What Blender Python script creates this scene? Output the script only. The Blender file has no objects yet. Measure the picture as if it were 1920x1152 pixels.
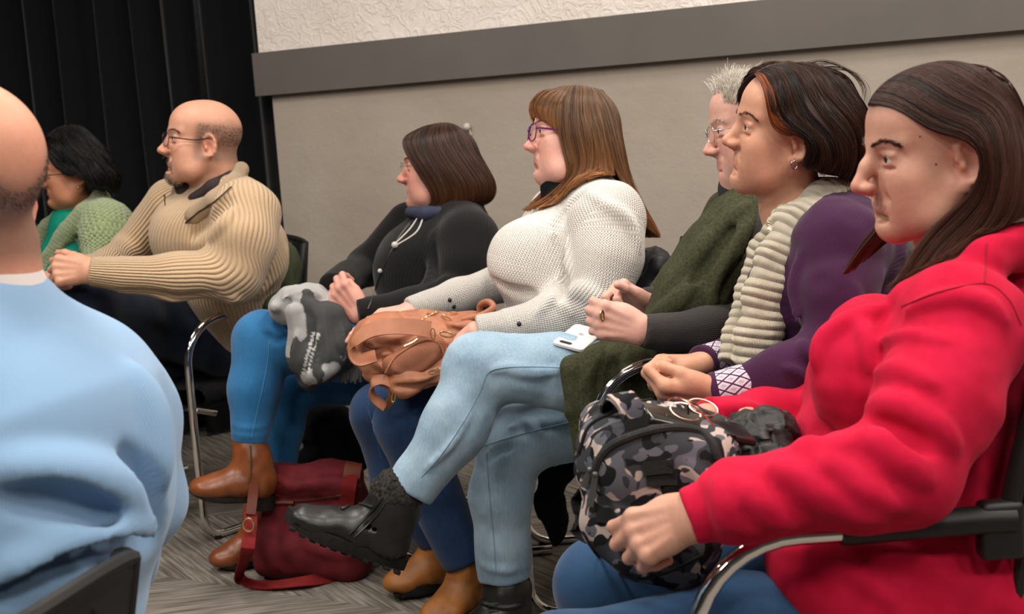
import bpy, bmesh, math, random
import numpy as np
from mathutils import Vector, Matrix
PI = math.pi
rng = np.random.default_rng(7)
SC = bpy.context.scene
COL = SC.collection
# ------------------------------------------------------------------ camera
W, H_, F = 1920.0, 1152.0, 2300.0
CAMP = np.array([0.0, 0.0, 1.2])
PITCH, ROLL = math.radians(8.16), math.radians(3.72)
cF = np.array([0, math.cos(PITCH), -math.sin(PITCH)])
cU0 = np.array([0, math.sin(PITCH), math.cos(PITCH)])
cR0 = np.array([1.0, 0, 0])
cR = cR0*math.cos(ROLL) - cU0*math.sin(ROLL)
cU = cU0*math.cos(ROLL) + cR0*math.sin(ROLL)
cam_d = bpy.data.cameras.new('camera')
cam = bpy.data.objects.new('camera', cam_d)
COL.objects.link(cam)
cam_d.sensor_width = 36.0
cam_d.lens = 36.0*F/W
cam_d.clip_start = 0.05
m = Matrix.Identity(4)
for i in range(3):
    m[i][0], m[i][1], m[i][2], m[i][3] = cR[i], cU[i], -cF[i], CAMP[i]
cam.matrix_world = m
cam_d.dof.use_dof = True
cam_d.dof.focus_distance = 2.35
cam_d.dof.aperture_fstop = 6.5
SC.camera = cam
# ------------------------------------------------------------------ world, light, exposure
SC.view_settings.view_transform = 'Standard'
SC.view_settings.look = 'None'
SC.view_settings.gamma = 1.0
SC.view_settings.use_curve_mapping = False
SC.view_settings.exposure = 0.0
SC.cycles.use_denoising = True
SC.cycles.max_bounces = 6
SC.cycles.diffuse_bounces = 3
SC.cycles.glossy_bounces = 3
SC.cycles.transparent_max_bounces = 8
world = bpy.data.worlds.new('world')
SC.world = world
world.use_nodes = True
bg = world.node_tree.nodes['Background']
bg.inputs[0].default_value = (0.95, 0.93, 0.92, 1)
bg.inputs[1].default_value = 0.10
def area(x, y, z, sx, sy, power, col=(1, 0.92, 0.83), target=None):
    d = bpy.data.lights.new('ceiling_light', 'AREA')
    d.shape = 'RECTANGLE'; d.size = sx; d.size_y = sy; d.energy = power; d.color = col
    o = bpy.data.objects.new('ceiling_light', d)
    o.location = (x, y, z)
    if target is not None:
        o.rotation_euler = (Vector(target)-Vector((x, y, z))).to_track_quat('-Z', 'Y').to_euler()
    COL.objects.link(o)
for lx in (-2.6, -0.9, 0.8, 2.5):
    for ly, pw in ((-0.6, 31), (1.3, 34), (3.0, 29)):
        area(lx, ly, 2.95, 0.55, 0.55, pw)

def P(px, py, Y):
    d = cF + (px-W/2)/F*cR + (H_/2-py)/F*cU
    return CAMP + d*(Y/d[1])
def proj(p):
    v = np.asarray(p, float)-CAMP
    z = v@cF
    return W/2+F*(v@cR)/z, H_/2-F*(v@cU)/z
def PX(n, Y):
    return n*Y/F
def nrm(v):
    v = np.asarray(v, float)
    return v/np.linalg.norm(v)
# ------------------------------------------------------------------ numpy helpers
_L = np.random.default_rng(3).random((32, 32, 32)).astype(np.float32)*2-1
def noise(p):
    p = np.asarray(p, np.float32)
    i = np.floor(p).astype(np.int32)
    f = p-i
    f = f*f*(3-2*f)
    i &= 31
    j = (i+1) & 31
    x, y, z = f[:, 0], f[:, 1], f[:, 2]
    def g(a, b, c): return _L[a, b, c]
    c00 = g(i[:, 0], i[:, 1], i[:, 2])*(1-x)+g(j[:, 0], i[:, 1], i[:, 2])*x
    c10 = g(i[:, 0], j[:, 1], i[:, 2])*(1-x)+g(j[:, 0], j[:, 1], i[:, 2])*x
    c01 = g(i[:, 0], i[:, 1], j[:, 2])*(1-x)+g(j[:, 0], i[:, 1], j[:, 2])*x
    c11 = g(i[:, 0], j[:, 1], j[:, 2])*(1-x)+g(j[:, 0], j[:, 1], j[:, 2])*x
    return (c00*(1-y)+c10*y)*(1-z)+(c01*(1-y)+c11*y)*z
def smin(a, b, k):
    h = np.maximum(k-np.abs(a-b), 0)/k
    return np.minimum(a, b)-h*h*k*0.25
class SDF:
    """A smooth union (and subtraction) of tapered capsules and ellipsoids."""
    def __init__(s):
        s.ops = []
        s.disp = []
    def rc(s, a, b, ra, rb, k=.02, sub=False, flat=None, tag=None, cap=False):
        a = np.asarray(a, float); b = np.asarray(b, float)
        n = None
        fl = 1
        if flat is not None:
            n, fl = nrm(flat[0]), flat[1]
        R = np.linalg.norm(b-a)/2+max(ra, rb)*max(1, fl)
        s.ops.append(('rc', a, b, ra, rb, k, sub, n, fl, tag, (a+b)/2, R, cap))
        return s
    def chain(s, pts, rs, k=.02, sub=False, flat=None, tag=None):
        for i in range(len(pts)-1):
            s.rc(pts[i], pts[i+1], rs[i], rs[i+1], k, sub, flat, tag)
        return s
    def sleeve(s, pts, rs, k=.02, flat=None, tag=None, wall=.004, hollow=.04):
        """a chain whose last piece ends flat and open, like a cuff"""
        n = len(pts)-1
        for i in range(n):
            s.rc(pts[i], pts[i+1], rs[i], rs[i+1], k, False, flat, tag, i == n-1)
        return s
    def el(s, c, r, k=.02, sub=False, rot=None, tag=None):
        c = np.asarray(c, float)
        r = np.asarray(r, float) if np.ndim(r) else np.array([r]*3, float)
        s.ops.append(('el', c, r, None if rot is None else np.asarray(rot, float), None, k, sub, None, 1, tag, c, float(r.max()), False))
        return s
    def bx(s, c, half, rot, rad=.02, k=.02, sub=False):
        c = np.asarray(c, float)
        s.ops.append(('bx', c, np.asarray(half, float), np.asarray(rot, float), rad, k, sub, None, 1, None, c, float(np.linalg.norm(half)), False))
        return s
    def xf(s, M3, t, sc):
        """the same shape rotated by M3, scaled and moved"""
        q = SDF()
        for o in s.ops:
            o = list(o)
            if o[0] == 'rc':
                o[1] = M3@(o[1]*sc)+t; o[2] = M3@(o[2]*sc)+t; o[3] *= sc; o[4] *= sc
                if o[7] is not None: o[7] = M3@o[7]
            else:
                o[1] = M3@(o[1]*sc)+t; o[2] = o[2]*sc
                o[3] = M3 if o[3] is None else M3@o[3]
            o[5] *= sc
            o[10] = M3@(o[10]*sc)+t; o[11] *= sc
            q.ops.append(tuple(o))
        return q
    def add(s, other):
        s.ops += other.ops
        return s
    def __call__(s, p, disp=True):
        p = np.asarray(p, float)
        d = np.full(len(p), 1e3)
        for o in s.ops:
            c, R = o[10], o[11]
            q = p-c
            mk = (q*q).sum(1) < (R+o[5]+.09)**2
            if not mk.any(): continue
            pp = p[mk]
            if o[0] == 'rc':
                _, a, b, ra, rb, k, sub, n, fl, tag, _, _, cap = o
                v = pp-a
                ab = b-a
                if n is not None:
                    v = v+((1/fl-1)*(v@n))[:, None]*n
                    ab = ab+((1/fl-1)*(ab@n))*n
                L2 = ab@ab
                t = np.clip((v@ab)/L2, 0, 1) if L2 > 1e-12 else np.zeros(len(v))
                dd = np.linalg.norm(v-t[:, None]*ab, axis=1)-(ra+t*(rb-ra))
                if cap:
                    ab0 = b-a
                    dd = -smin(-dd, -((pp-b)@ab0/np.linalg.norm(ab0)), .005)
            elif o[0] == 'bx':
                c, hs, rot, rad, k, sub = o[1:7]
                v = np.abs((pp-c)@rot)-(hs-rad)
                dd = np.linalg.norm(np.maximum(v, 0), axis=1)+np.minimum(v.max(1), 0)-rad
            else:
                _, c, r, rot, _, k, sub, _, _, tag, _, _, _ = o
                v = pp-c
                if rot is not None: v = v@rot
                k0 = np.linalg.norm(v/r, axis=1)
                k1 = np.linalg.norm(v/(r*r), axis=1)
                dd = np.where(k1 > 1e-9, k0*(k0-1)/np.maximum(k1, 1e-9), -r.min())
            if sub:
                d[mk] = -smin(-d[mk], dd, k)
            else:
                d[mk] = smin(d[mk], dd, k)
        if disp and s.disp:
            mk = np.abs(d) < .09
            if mk.any():
                for f in s.disp:
                    d[mk] += f(p[mk])
        return d
    def bounds(s, pad):
        lo = np.full(3, 1e9); hi = -lo
        for o in s.ops:
            if o[6]: continue
            if o[0] == 'rc':
                f = o[8]
                for q, r in ((o[1], o[3]), (o[2], o[4])):
                    lo = np.minimum(lo, q-r*f); hi = np.maximum(hi, q+r*f)
            else:
                r = o[2]
                ext = r if o[3] is None else np.sqrt(((o[3]*r)**2).sum(1))
                lo = np.minimum(lo, o[1]-ext); hi = np.maximum(hi, o[1]+ext)
        return lo-pad, hi+pad
def polygonise(f, lo, hi, h):
    """surface nets over a sparse grid -> verts, quads"""
    B = 4
    n = np.ceil((hi-lo)/(h*B)).astype(int)+1
    g = np.stack(np.meshgrid(*[np.arange(k) for k in n], indexing='ij'), -1).reshape(-1, 3)
    cen = lo+(g+.5)*(h*B)
    d = np.concatenate([f(cen[i:i+200000]) for i in range(0, len(cen), 200000)])
    act = g[np.abs(d) < h*B*1.25+.012]
    N = n*B+1
    val = np.full(N, 9.0, np.float32)
    off = np.stack(np.meshgrid(*[np.arange(B+1)]*3, indexing='ij'), -1).reshape(-1, 3)
    mark = np.zeros(N, bool)
    for o in off:
        q = act*B+o
        mark[q[:, 0], q[:, 1], q[:, 2]] = True
    idx = np.argwhere(mark)
    for i in range(0, len(idx), 300000):
        q = idx[i:i+300000]
        val[q[:, 0], q[:, 1], q[:, 2]] = f(lo+q*h)
    off = np.stack(np.meshgrid(*[np.arange(B)]*3, indexing='ij'), -1).reshape(-1, 3)
    cells = (act[:, None, :]*B+off[None]).reshape(-1, 3)
    cor = np.array([(a, b, c) for a in (0, 1) for b in (0, 1) for c in (0, 1)])
    cv = np.stack([val[cells[:, 0]+a, cells[:, 1]+b, cells[:, 2]+c] for a, b, c in cor], 1)
    sg = cv < 0
    m = sg.any(1) & ~sg.all(1)
    cells, cv = cells[m], cv[m]
    acc = np.zeros((len(cells), 3)); cnt = np.zeros(len(cells))
    for i in range(8):
        for j in range(i+1, 8):
            if np.abs(cor[i]-cor[j]).sum() != 1: continue
            a, b = cv[:, i], cv[:, j]
            x = (a < 0) != (b < 0)
            t = np.where(x, a/np.where(x, a-b, 1), 0)
            pt = cor[i]+t[:, None]*(cor[j]-cor[i])
            acc += pt*x[:, None]; cnt += x
    V = lo+(cells+acc/cnt[:, None])*h
    vid = np.full(N, -1, np.int32)
    vid[cells[:, 0], cells[:, 1], cells[:, 2]] = np.arange(len(cells))
    quads = []
    for ax in range(3):
        e = np.zeros(3, int); e[ax] = 1
        u = np.zeros(3, int); u[(ax+1) % 3] = 1
        w = np.zeros(3, int); w[(ax+2) % 3] = 1
        c = cells
        ok = ((c-u-w).min(1) >= 0)
        c = c[ok]
        a = val[c[:, 0], c[:, 1], c[:, 2]]
        q = c+e
        b = val[q[:, 0], q[:, 1], q[:, 2]]
        x = (a < 0) != (b < 0)
        c, a = c[x], a[x]
        ids = [vid[tuple((c+o).T)] for o in (-u-w, -w, 0*u, -u)]
        Q = np.stack(ids, 1)
        fl = a >= 0
        Q[fl] = Q[fl][:, ::-1]
        Q = Q[(Q >= 0).all(1)]
        quads.append(Q)
    return V, np.concatenate(quads)
def smooth(V, Q, it, lam=.5):
    e = np.concatenate([Q[:, [0, 1]], Q[:, [1, 2]], Q[:, [2, 3]], Q[:, [3, 0]]])
    for _ in range(it):
        S = np.zeros_like(V); c = np.zeros(len(V))
        for k in range(3):
            S[:, k] = np.bincount(e[:, 0], V[e[:, 1], k], len(V))+np.bincount(e[:, 1], V[e[:, 0], k], len(V))
        c = np.bincount(e.ravel(), minlength=len(V))
        V = V+lam*(S/np.maximum(c, 1)[:, None]-V)
    return V
def mesh_np(name, V, Q, mats, parent=None, attrs=None, smooth_=True, midx=None):
    me = bpy.data.meshes.new(name)
    V = np.asarray(V, np.float32)
    Q = np.asarray(Q, np.int32)
    me.vertices.add(len(V)); me.vertices.foreach_set('co', V.ravel())
    k = Q.shape[1]
    me.loops.add(Q.size); me.loops.foreach_set('vertex_index', Q.ravel())
    me.polygons.add(len(Q))
    me.polygons.foreach_set('loop_start', np.arange(0, Q.size, k, dtype=np.int32))
    if midx is not None: me.polygons.foreach_set('material_index', np.asarray(midx, np.int32))
    if smooth_: me.polygons.foreach_set('use_smooth', np.ones(len(Q), bool))
    for an, (ty, data) in (attrs or {}).items():
        a = me.attributes.new(an, ty, 'POINT')
        a.data.foreach_set({'FLOAT': 'value', 'FLOAT_VECTOR': 'vector', 'FLOAT_COLOR': 'color'}[ty], np.asarray(data, np.float32).ravel())
    me.update(calc_edges=True)
    me.validate()
    for mm in (mats if isinstance(mats, (list, tuple)) else [mats]):
        me.materials.append(mm)
    o = bpy.data.objects.new(name, me)
    COL.objects.link(o)
    if parent is not None:
        o.parent = parent
        o.matrix_parent_inverse = parent.matrix_world.inverted()
    return o
def empty(name, loc, label, cat, group=None, rotz=0):
    o = bpy.data.objects.new(name, None)
    o.location = loc
    o.rotation_euler = (0, 0, rotz)
    o.empty_display_size = .1
    COL.objects.link(o)
    o['label'] = label; o['category'] = cat
    if group: o['group'] = group
    o.matrix_world = Matrix.Translation(Vector(loc))@Matrix.Rotation(rotz, 4, 'Z')
    return o
def tag(o, label, cat, group=None):
    o['label'] = label; o['category'] = cat
    if group: o['group'] = group
    return o
def limb_eval(sdf, V, tagsel=None):
    """(along, around) in metres, blended over the pieces of a limb, and the index of the nearest limb"""
    tags = []; segs = {}
    base = {}
    for o in sdf.ops:
        if o[0] != 'rc' or o[9] is None or o[6]: continue
        _, a, b, ra, rb, k, sub, n, fl, tg, _, _, _ = o
        if tg not in tags: tags.append(tg)
        L = np.linalg.norm(b-a)
        if L < 1e-6: continue
        s0 = base.get(tg, 0.0)
        base[tg] = s0+L
        ax = (b-a)/L
        v = V-a
        vv = v if n is None else v+((1/fl-1)*(v@n))[:, None]*n
        t = np.clip((v@ax)/L, 0, 1)
        d = np.linalg.norm(vv-(t*L)[:, None]*ax, axis=1)-(ra+t*(rb-ra))
        ref = np.array([0, 1.0, 0])   # the seam of the angle faces away from the aisle
        e1 = ref-(ref@ax)*ax; e1 = e1/np.linalg.norm(e1)
        e2 = np.cross(ax, e1)
        segs.setdefault(tg, []).append((d, s0+np.clip(v@ax, -.06, L+.06), v@e2, -(v@e1)))
    out = np.zeros((len(V), 3)); best = np.full(len(V), 1e9); tg_i = np.zeros(len(V), int)
    for ti, tg in enumerate(tags):
        if tg not in segs: continue
        D = np.stack([q[0] for q in segs[tg]])
        dm = D.min(0)
        w = np.exp(-np.clip((D-dm)/.012, 0, 50)); w /= w.sum(0)
        al = sum(w[i]*q[1] for i, q in enumerate(segs[tg]))
        sn = sum(w[i]*q[2] for i, q in enumerate(segs[tg])); cs = sum(w[i]*q[3] for i, q in enumerate(segs[tg]))
        an = np.arctan2(sn, cs)*RREF.get(tg, .06)
        m = (dm < best) if tagsel is None else (tagsel == ti)
        best = np.where(m, dm, best)
        out[m, 0] = al[m]; out[m, 1] = an[m]; tg_i[m] = ti
    return out, tg_i
RREF = {'t': .16}
def limb_uv(sdf, V):
    return limb_eval(sdf, V)[0]
def garment(name, sdf, h, mat, parent, it=1, cut=None):
    lo, hi = sdf.bounds(.03)
    V, Q = polygonise(sdf, lo, hi, h)
    if it: V = smooth(V, Q, it)
    _, ti = limb_eval(sdf, V)
    ft = np.median(ti[Q], axis=1).astype(int)          # one limb per face, so nothing smears where two meet
    ok = (ti[Q] == ft[:, None])
    uvv = limb_eval(sdf, V)[0]
    C = uvv[Q]                                          # (F,4,3)
    bad = ~ok
    if bad.any():
        fi, ci = np.nonzero(bad)
        r, _ = limb_eval(sdf, V[Q[fi, ci]], ft[fi])
        C[fi, ci] = r
    rr = C[..., 1]; sp = rr.max(1)-rr.min(1)
    C[sp > .12, :, 1] = np.abs(C[sp > .12, :, 1])
    o = mesh_np(name, V, Q, mat, parent)
    a = o.data.attributes.new('lim', 'FLOAT_VECTOR', 'CORNER')
    if len(o.data.loops) == Q.size:
        a.data.foreach_set('vector', C.astype(np.float32).ravel())
    return o
def trace(sdf, px, py, start=0.5):
    """first surface point of the shape on the sight line through a pixel"""
    pts = np.atleast_2d(np.stack([px, py], -1).astype(float))
    d = cF[None]+((pts[:, 0]-W/2)/F)[:, None]*cR+((H_/2-pts[:, 1])/F)[:, None]*cU
    d /= np.linalg.norm(d, axis=1)[:, None]
    t = np.full(len(pts), float(start))
    for _ in range(220):
        v = sdf(CAMP+d*t[:, None])
        t += np.clip(v, -.02, .05)*.7
        if (np.abs(v) < 3e-4).all() or (t > 7).all(): break
    return CAMP+d*t[:, None], t < 7
def cr(pts, n):
    """Catmull-Rom resample of a polyline (k,d) to n points by chord length"""
    p = np.asarray(pts, float)
    if len(p) == 2:
        t = np.linspace(0, 1, n)[:, None]
        return p[0]*(1-t)+p[1]*t
    L = np.concatenate([[0], np.cumsum(np.linalg.norm(np.diff(p, axis=0), axis=1)+1e-9)])
    L /= L[-1]
    q = np.vstack([2*p[0]-p[1], p, 2*p[-1]-p[-2]])
    t = np.linspace(0, 1, n)
    i = np.clip(np.searchsorted(L, t, 'right')-1, 0, len(p)-2)
    f = ((t-L[i])/(L[i+1]-L[i]))[:, None]
    a, b, c, d = q[i], q[i+1], q[i+2], q[i+3]
    return .5*((2*b)+(-a+c)*f+(2*a-5*b+4*c-d)*f**2+(-a+3*b-3*c+d)*f**3)
def tube_np(path, r, sides=8, closed=False, flat=1.0, up=None):
    """verts, quads of a tube along a path; r scalar or per-point"""
    p = np.asarray(path, float)
    n = len(p)
    r = np.broadcast_to(np.asarray(r, float), (n,))
    if closed:
        T = np.roll(p, -1, 0)-np.roll(p, 1, 0)
    else:
        T = np.gradient(p, axis=0)
    T /= np.linalg.norm(T, axis=1)[:, None]+1e-12
    ref = np.array([0, 0, 1.0]) if up is None else nrm(up)
    N = np.zeros_like(p)
    prev = ref-(ref@T[0])*T[0]
    if np.linalg.norm(prev) < .1:
        prev = np.array([1.0, 0, 0])-T[0][0]*T[0]
    for i in range(n):
        v = (ref if up is not None else prev)
        v = v-(v@T[i])*T[i]
        N[i] = v/(np.linalg.norm(v)+1e-12)
        prev = N[i]
    Bn = np.cross(T, N)
    a = np.linspace(0, 2*PI, sides, endpoint=False)
    V = p[:, None]+(np.cos(a)[None, :, None]*N[:, None]*flat+np.sin(a)[None, :, None]*Bn[:, None])*r[:, None, None]
    V = V.reshape(-1, 3)
    Q = []
    for i in range(n if closed else n-1):
        i2 = (i+1) % n
        for j in range(sides):
            j2 = (j+1) % sides
            Q.append((i*sides+j, i2*sides+j, i2*sides+j2, i*sides+j2))
    Q = np.array(Q)[:, ::-1]
    if not closed:
        c0, c1 = len(V), len(V)+1
        V = np.vstack([V, p[0], p[-1]])
        e = []
        for j in range(sides):
            j2 = (j+1) % sides
            e.append((c0, j2, j, j)); b = (n-1)*sides
            e.append((c1, b+j, b+j2, b+j2))
        Q = np.vstack([Q, np.array(e)])
    return V, Q
class MB:
    """collects shapes into one mesh"""
    def __init__(s): s.v = []; s.f = []; s.m = []; s.n = 0
    def add(s, V, Fs, mi=0):
        V = np.asarray(V, float)
        s.v.append(V)
        for f in Fs:
            f = [int(x) for x in f]
            g = []
            for x in f:
                if x not in g: g.append(x)
            if len(g) > 2:
                s.f.append([x+s.n for x in g]); s.m.append(mi)
        s.n += len(V)
        return s
    def tube(s, path, r, sides=8, closed=False, flat=1.0, up=None, sm=0, mi=0):
        if sm: path = cr(path, sm)
        V, Q = tube_np(path, r, sides, closed, flat, up)
        return s.add(V, Q, mi)
    def box(s, c, size, R=None, mi=0, bev=0):
        bm = bmesh.new()
        bmesh.ops.create_cube(bm, size=1)
        for v in bm.verts: v.co = Vector([v.co[i]*size[i] for i in range(3)])
        if bev: bmesh.ops.bevel(bm, geom=bm.edges[:], offset=bev, segments=3, profile=.5, affect='EDGES')
        V = np.array([v.co[:] for v in bm.verts])
        if R is not None: V = V@np.asarray(R).T
        fs = [[v.index for v in f.verts] for f in bm.faces]
        bm.free()
        return s.add(V+np.asarray(c), fs, mi)
    def sphere(s, c, r, seg=16, R=None, mi=0):
        bm = bmesh.new()
        bmesh.ops.create_uvsphere(bm, u_segments=seg, v_segments=seg*2//3, radius=1)
        V = np.array([v.co[:] for v in bm.verts])*(np.asarray(r) if np.ndim(r) else r)
        if R is not None: V = V@np.asarray(R).T
        fs = [[v.index for v in f.verts] for f in bm.faces]
        bm.free()
        return s.add(V+np.asarray(c), fs, mi)
    def prism(s, outline, n, th, mi=0):
        """closed outline (k,3) extruded along n by th"""
        o = np.asarray(outline, float); k = len(o)
        V = np.vstack([o, o+np.asarray(n)*th])
        fs = [list(range(k))[::-1], list(range(k, 2*k))]
        fs += [(i, (i+1) % k, k+(i+1) % k, k+i) for i in range(k)]
        return s.add(V, fs, mi)
    def build(s, name, mats, parent=None, sm=True):
        me = bpy.data.meshes.new(name)
        me.from_pydata(np.vstack(s.v).tolist(), [], s.f)
        mats = mats if isinstance(mats, (list, tuple)) else [mats]
        for m in mats: me.materials.append(m)
        me.polygons.foreach_set('material_index', s.m)
        me.update()
        bm = bmesh.new(); bm.from_mesh(me)
        bmesh.ops.recalc_face_normals(bm, faces=bm.faces[:])
        bm.to_mesh(me); bm.free()
        if sm:
            me.shade_smooth()
            try: me.set_sharp_from_angle(angle=math.radians(42))
            except Exception: pass
        o = bpy.data.objects.new(name, me)
        COL.objects.link(o)
        if parent is not None:
            o.parent = parent
            o.matrix_parent_inverse = parent.matrix_world.inverted()
        return o
# ------------------------------------------------------------------ materials
def srgb(r, g, b):
    f = lambda c: (c/255/12.92 if c/255 <= .04045 else ((c/255+.055)/1.055)**2.4)
    return (f(r), f(g), f(b), 1)
class NT:
    def __init__(s, name, rough=.6, col=(0.8, 0.8, 0.8, 1), metal=0, spec=.3):
        s.m = bpy.data.materials.new(name); s.m.use_nodes = True
        s.t = s.m.node_tree; s.b = s.t.nodes['Principled BSDF']
        s.b.inputs['Roughness'].default_value = rough
        s.b.inputs['Base Color'].default_value = col
        s.b.inputs['Metallic'].default_value = metal
        s.b.inputs['Specular IOR Level'].default_value = spec
    def n(s, ty, **kw):
        x = s.t.nodes.new(ty)
        for k, v in kw.items():
            if k in ('i',): 
                for kk, vv in v.items(): x.inputs[kk].default_value = vv
            else: setattr(x, k, v)
        return x
    def l(s, a, b): s.t.links.new(a, b)
    def math(s, op, a, b=None, c=None):
        x = s.n('ShaderNodeMath', operation=op)
        for i, v in enumerate((a, b, c)):
            if v is None: continue
            if isinstance(v, (int, float)): x.inputs[i].default_value = v
            else: s.l(v, x.inputs[i])
        return x.outputs[0]
    def noise(s, vec, scale, detail=3, rough=.5, out=0):
        x = s.n('ShaderNodeTexNoise'); x.inputs['Scale'].default_value = scale
        x.inputs['Detail'].default_value = detail; x.inputs['Roughness'].default_value = rough
        if vec is not None: s.l(vec, x.inputs['Vector'])
        return x.outputs[out]
    def ramp(s, fac, stops, interp='LINEAR'):
        x = s.n('ShaderNodeValToRGB'); x.color_ramp.interpolation = interp
        e = x.color_ramp.elements
        while len(e) < len(stops): e.new(.5)
        for i, (p, c) in enumerate(stops): e[i].position = p; e[i].color = c
        s.l(fac, x.inputs[0])
        return x.outputs[0]
    def mix(s, fac, a, b, ty='MIX'):
        x = s.n('ShaderNodeMix', data_type='RGBA', blend_type=ty)
        for sock, v in ((x.inputs[0], fac), (x.inputs[6], a), (x.inputs[7], b)):
            if isinstance(v, (int, float, tuple)): sock.default_value = v
            else: s.l(v, sock)
        return x.outputs[2]
    def bump(s, h, strength=.5, dist=.002):
        x = s.n('ShaderNodeBump'); x.inputs['Strength'].default_value = strength
        x.inputs['Distance'].default_value = dist
        s.l(h, x.inputs['Height'])
        s.l(x.outputs[0], s.b.inputs['Normal'])
    def attr(s, name, out='Vector'):
        x = s.n('ShaderNodeAttribute', attribute_name=name)
        return x.outputs[out]
    def obj(s): return s.n('ShaderNodeTexCoord').outputs['Object']
    def sep(s, v):
        x = s.n('ShaderNodeSeparateXYZ'); s.l(v, x.inputs[0]); return x.outputs
    def col(s, c): s.l(c, s.b.inputs['Base Color'])
def plain(name, col, rough=.5, metal=0, spec=.4, nscale=None, amt=.12, bump=0, bs=300):
    t = NT(name, rough, col, metal, spec)
    if nscale:
        nz = t.noise(t.obj(), nscale, 4)
        c2 = tuple(c*(1-amt) for c in col[:3])+(1,)
        c3 = tuple(min(1, c*(1+amt)) for c in col[:3])+(1,)
        t.col(t.ramp(nz, [(.3, c2), (.7, c3)]))
    if bump:
        t.bump(t.noise(t.obj(), bs, 3), bump, .001)
    return t.m
def knit(name, col, ribs=0, rows=0, depth=.0015, col2=None, fuzz=.4, rough=.9, strength=.8, stag=False):
    """ribs = cycles per metre across the limb, rows = cycles per metre along it"""
    t = NT(name, rough, col, 0, .15)
    t.b.inputs['Sheen Weight'].default_value = fuzz
    t.b.inputs['Sheen Roughness'].default_value = .5
    x, y, z = t.sep(t.attr('lim'))
    h = None
    if ribs:
        h = t.math('ABSOLUTE', t.math('SINE', t.math('MULTIPLY', y, PI*ribs)))
    if rows:
        ph = t.math('MULTIPLY', x, PI*rows)
        if stag and ribs:
            st = t.math('MULTIPLY', t.math('GREATER_THAN', t.math('SINE', t.math('MULTIPLY', y, 2*PI*ribs)), 0), PI/2)
            ph = t.math('ADD', ph, st)
        r = t.math('ABSOLUTE', t.math('SINE', ph))
        h = r if h is None else t.math('MULTIPLY', h, r)
    nz = t.noise(t.obj(), 420, 2)
    h = t.math('ADD', h, t.math('MULTIPLY', nz, .35)) if h is not None else nz
    t.bump(h, strength, depth)
    big = t.noise(t.obj(), 14, 3)
    if col2 is None: col2 = tuple(c*.86 for c in col[:3])+(1,)
    t.col(t.mix(t.math('MULTIPLY', t.math('ADD', nz, big), .5), col2, col))
    return t.m
def denim(name, col, col2, wear=.5):
    t = NT(name, .85, col, 0, .2)
    o = t.obj()
    big = t.noise(o, 9, 3)
    fine = t.noise(o, 700, 2)
    mp = t.n('ShaderNodeMapping'); mp.inputs['Scale'].default_value = (1, 1, .15)
    t.l(o, mp.inputs[0])
    st = t.noise(mp.outputs[0], 260, 3)
    f = t.math('ADD', t.math('MULTIPLY', big, wear), t.math('MULTIPLY', t.math('ADD', fine, st), (1-wear)*.5))
    t.col(t.ramp(f, [(.32, col), (.66, col2)]))
    t.bump(t.math('ADD', fine, st), .35, .0008)
    t.b.inputs['Sheen Weight'].default_value = .15
    return t.m
MT = {}
MT['chrome'] = plain('chrome', (.85, .84, .82, 1), .08, 1.0)
MT['blackplastic'] = plain('black_plastic', srgb(26, 26, 26), .45, 0, .4, bump=.25, bs=900)
MT['blackcloth'] = plain('black_seat_fabric', srgb(22, 22, 24), .95, 0, .1, 60, .3, .4, 500)
MT['gold'] = plain('brass', (.78, .58, .28, 1), .25, 1.0)
MT['rubber'] = plain('black_rubber', srgb(24, 23, 22), .7, 0, .3, 80, .3, .3, 200)
MT['eye_w'] = plain('eyeball', srgb(205, 196, 188), .15, 0, .5)
MT['iris'] = plain('iris', srgb(58, 38, 26), .15, 0, .5)
MT['lens_rim_dark'] = plain('dark_frame', srgb(40, 34, 38), .3, 0, .5)
MT['lens_rim_gold'] = plain('thin_metal_frame', (.55, .45, .36, 1), .25, 1.0)
MT['lens_rim_silver'] = plain('silver_frame', (.6, .6, .6, 1), .22, 1.0)
_g = NT('lens_glass', .02, (1, 1, 1, 1), 0, .5)
_tr = _g.n('ShaderNodeBsdfTransparent'); _gl = _g.n('ShaderNodeBsdfGlossy'); _gl.inputs['Roughness'].default_value = .03
_mx = _g.n('ShaderNodeMixShader'); _mx.inputs[0].default_value = .07
_g.l(_tr.outputs[0], _mx.inputs[1]); _g.l(_gl.outputs[0], _mx.inputs[2])
_g.l(_mx.outputs[0], _g.t.nodes['Material Output'].inputs[0])
MT['glass'] = _g.m
def skin_mat(name):
    t = NT(name, .5, (.6, .4, .3, 1), 0, .35)
    c = t.attr('Col', 'Color')
    o = t.obj()
    blot = t.noise(o, 24, 4, .6)
    mott = t.noise(o, 130, 4, .65)
    fine = t.noise(o, 1100, 3)
    c = t.mix(t.math('MULTIPLY', t.ramp(blot, [(.42, (0, 0, 0, 1)), (.72, (1, 1, 1, 1))]), .30), c, t.mix(1.0, c, (.96, .70, .62, 1), 'MULTIPLY'))
    v = t.n('ShaderNodeHueSaturation')
    t.l(c, v.inputs['Color']); v.inputs['Saturation'].default_value = .96
    t.l(t.math('ADD', t.math('MULTIPLY', mott, .26), .87), v.inputs['Value'])
    t.col(v.outputs[0])
    t.l(t.math('ADD', t.math('MULTIPLY', mott, .25), .36), t.b.inputs['Roughness'])
    t.b.inputs['Subsurface Weight'].default_value = .08
    t.b.inputs['Subsurface Radius'].default_value = (.010, .004, .002)
    t.b.inputs['Subsurface Scale'].default_value = .5
    mp = t.n('ShaderNodeMapping'); mp.inputs['Scale'].default_value = (1, 1, 2.6); t.l(o, mp.inputs[0])
    wrk = t.noise(mp.outputs[0], 60, 5, .7)
    t.bump(t.math('ADD', t.math('MULTIPLY', fine, .5), t.math('ADD', mott, t.math('MULTIPLY', wrk, 1.2))), .16, .0020)
    return t.m
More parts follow.
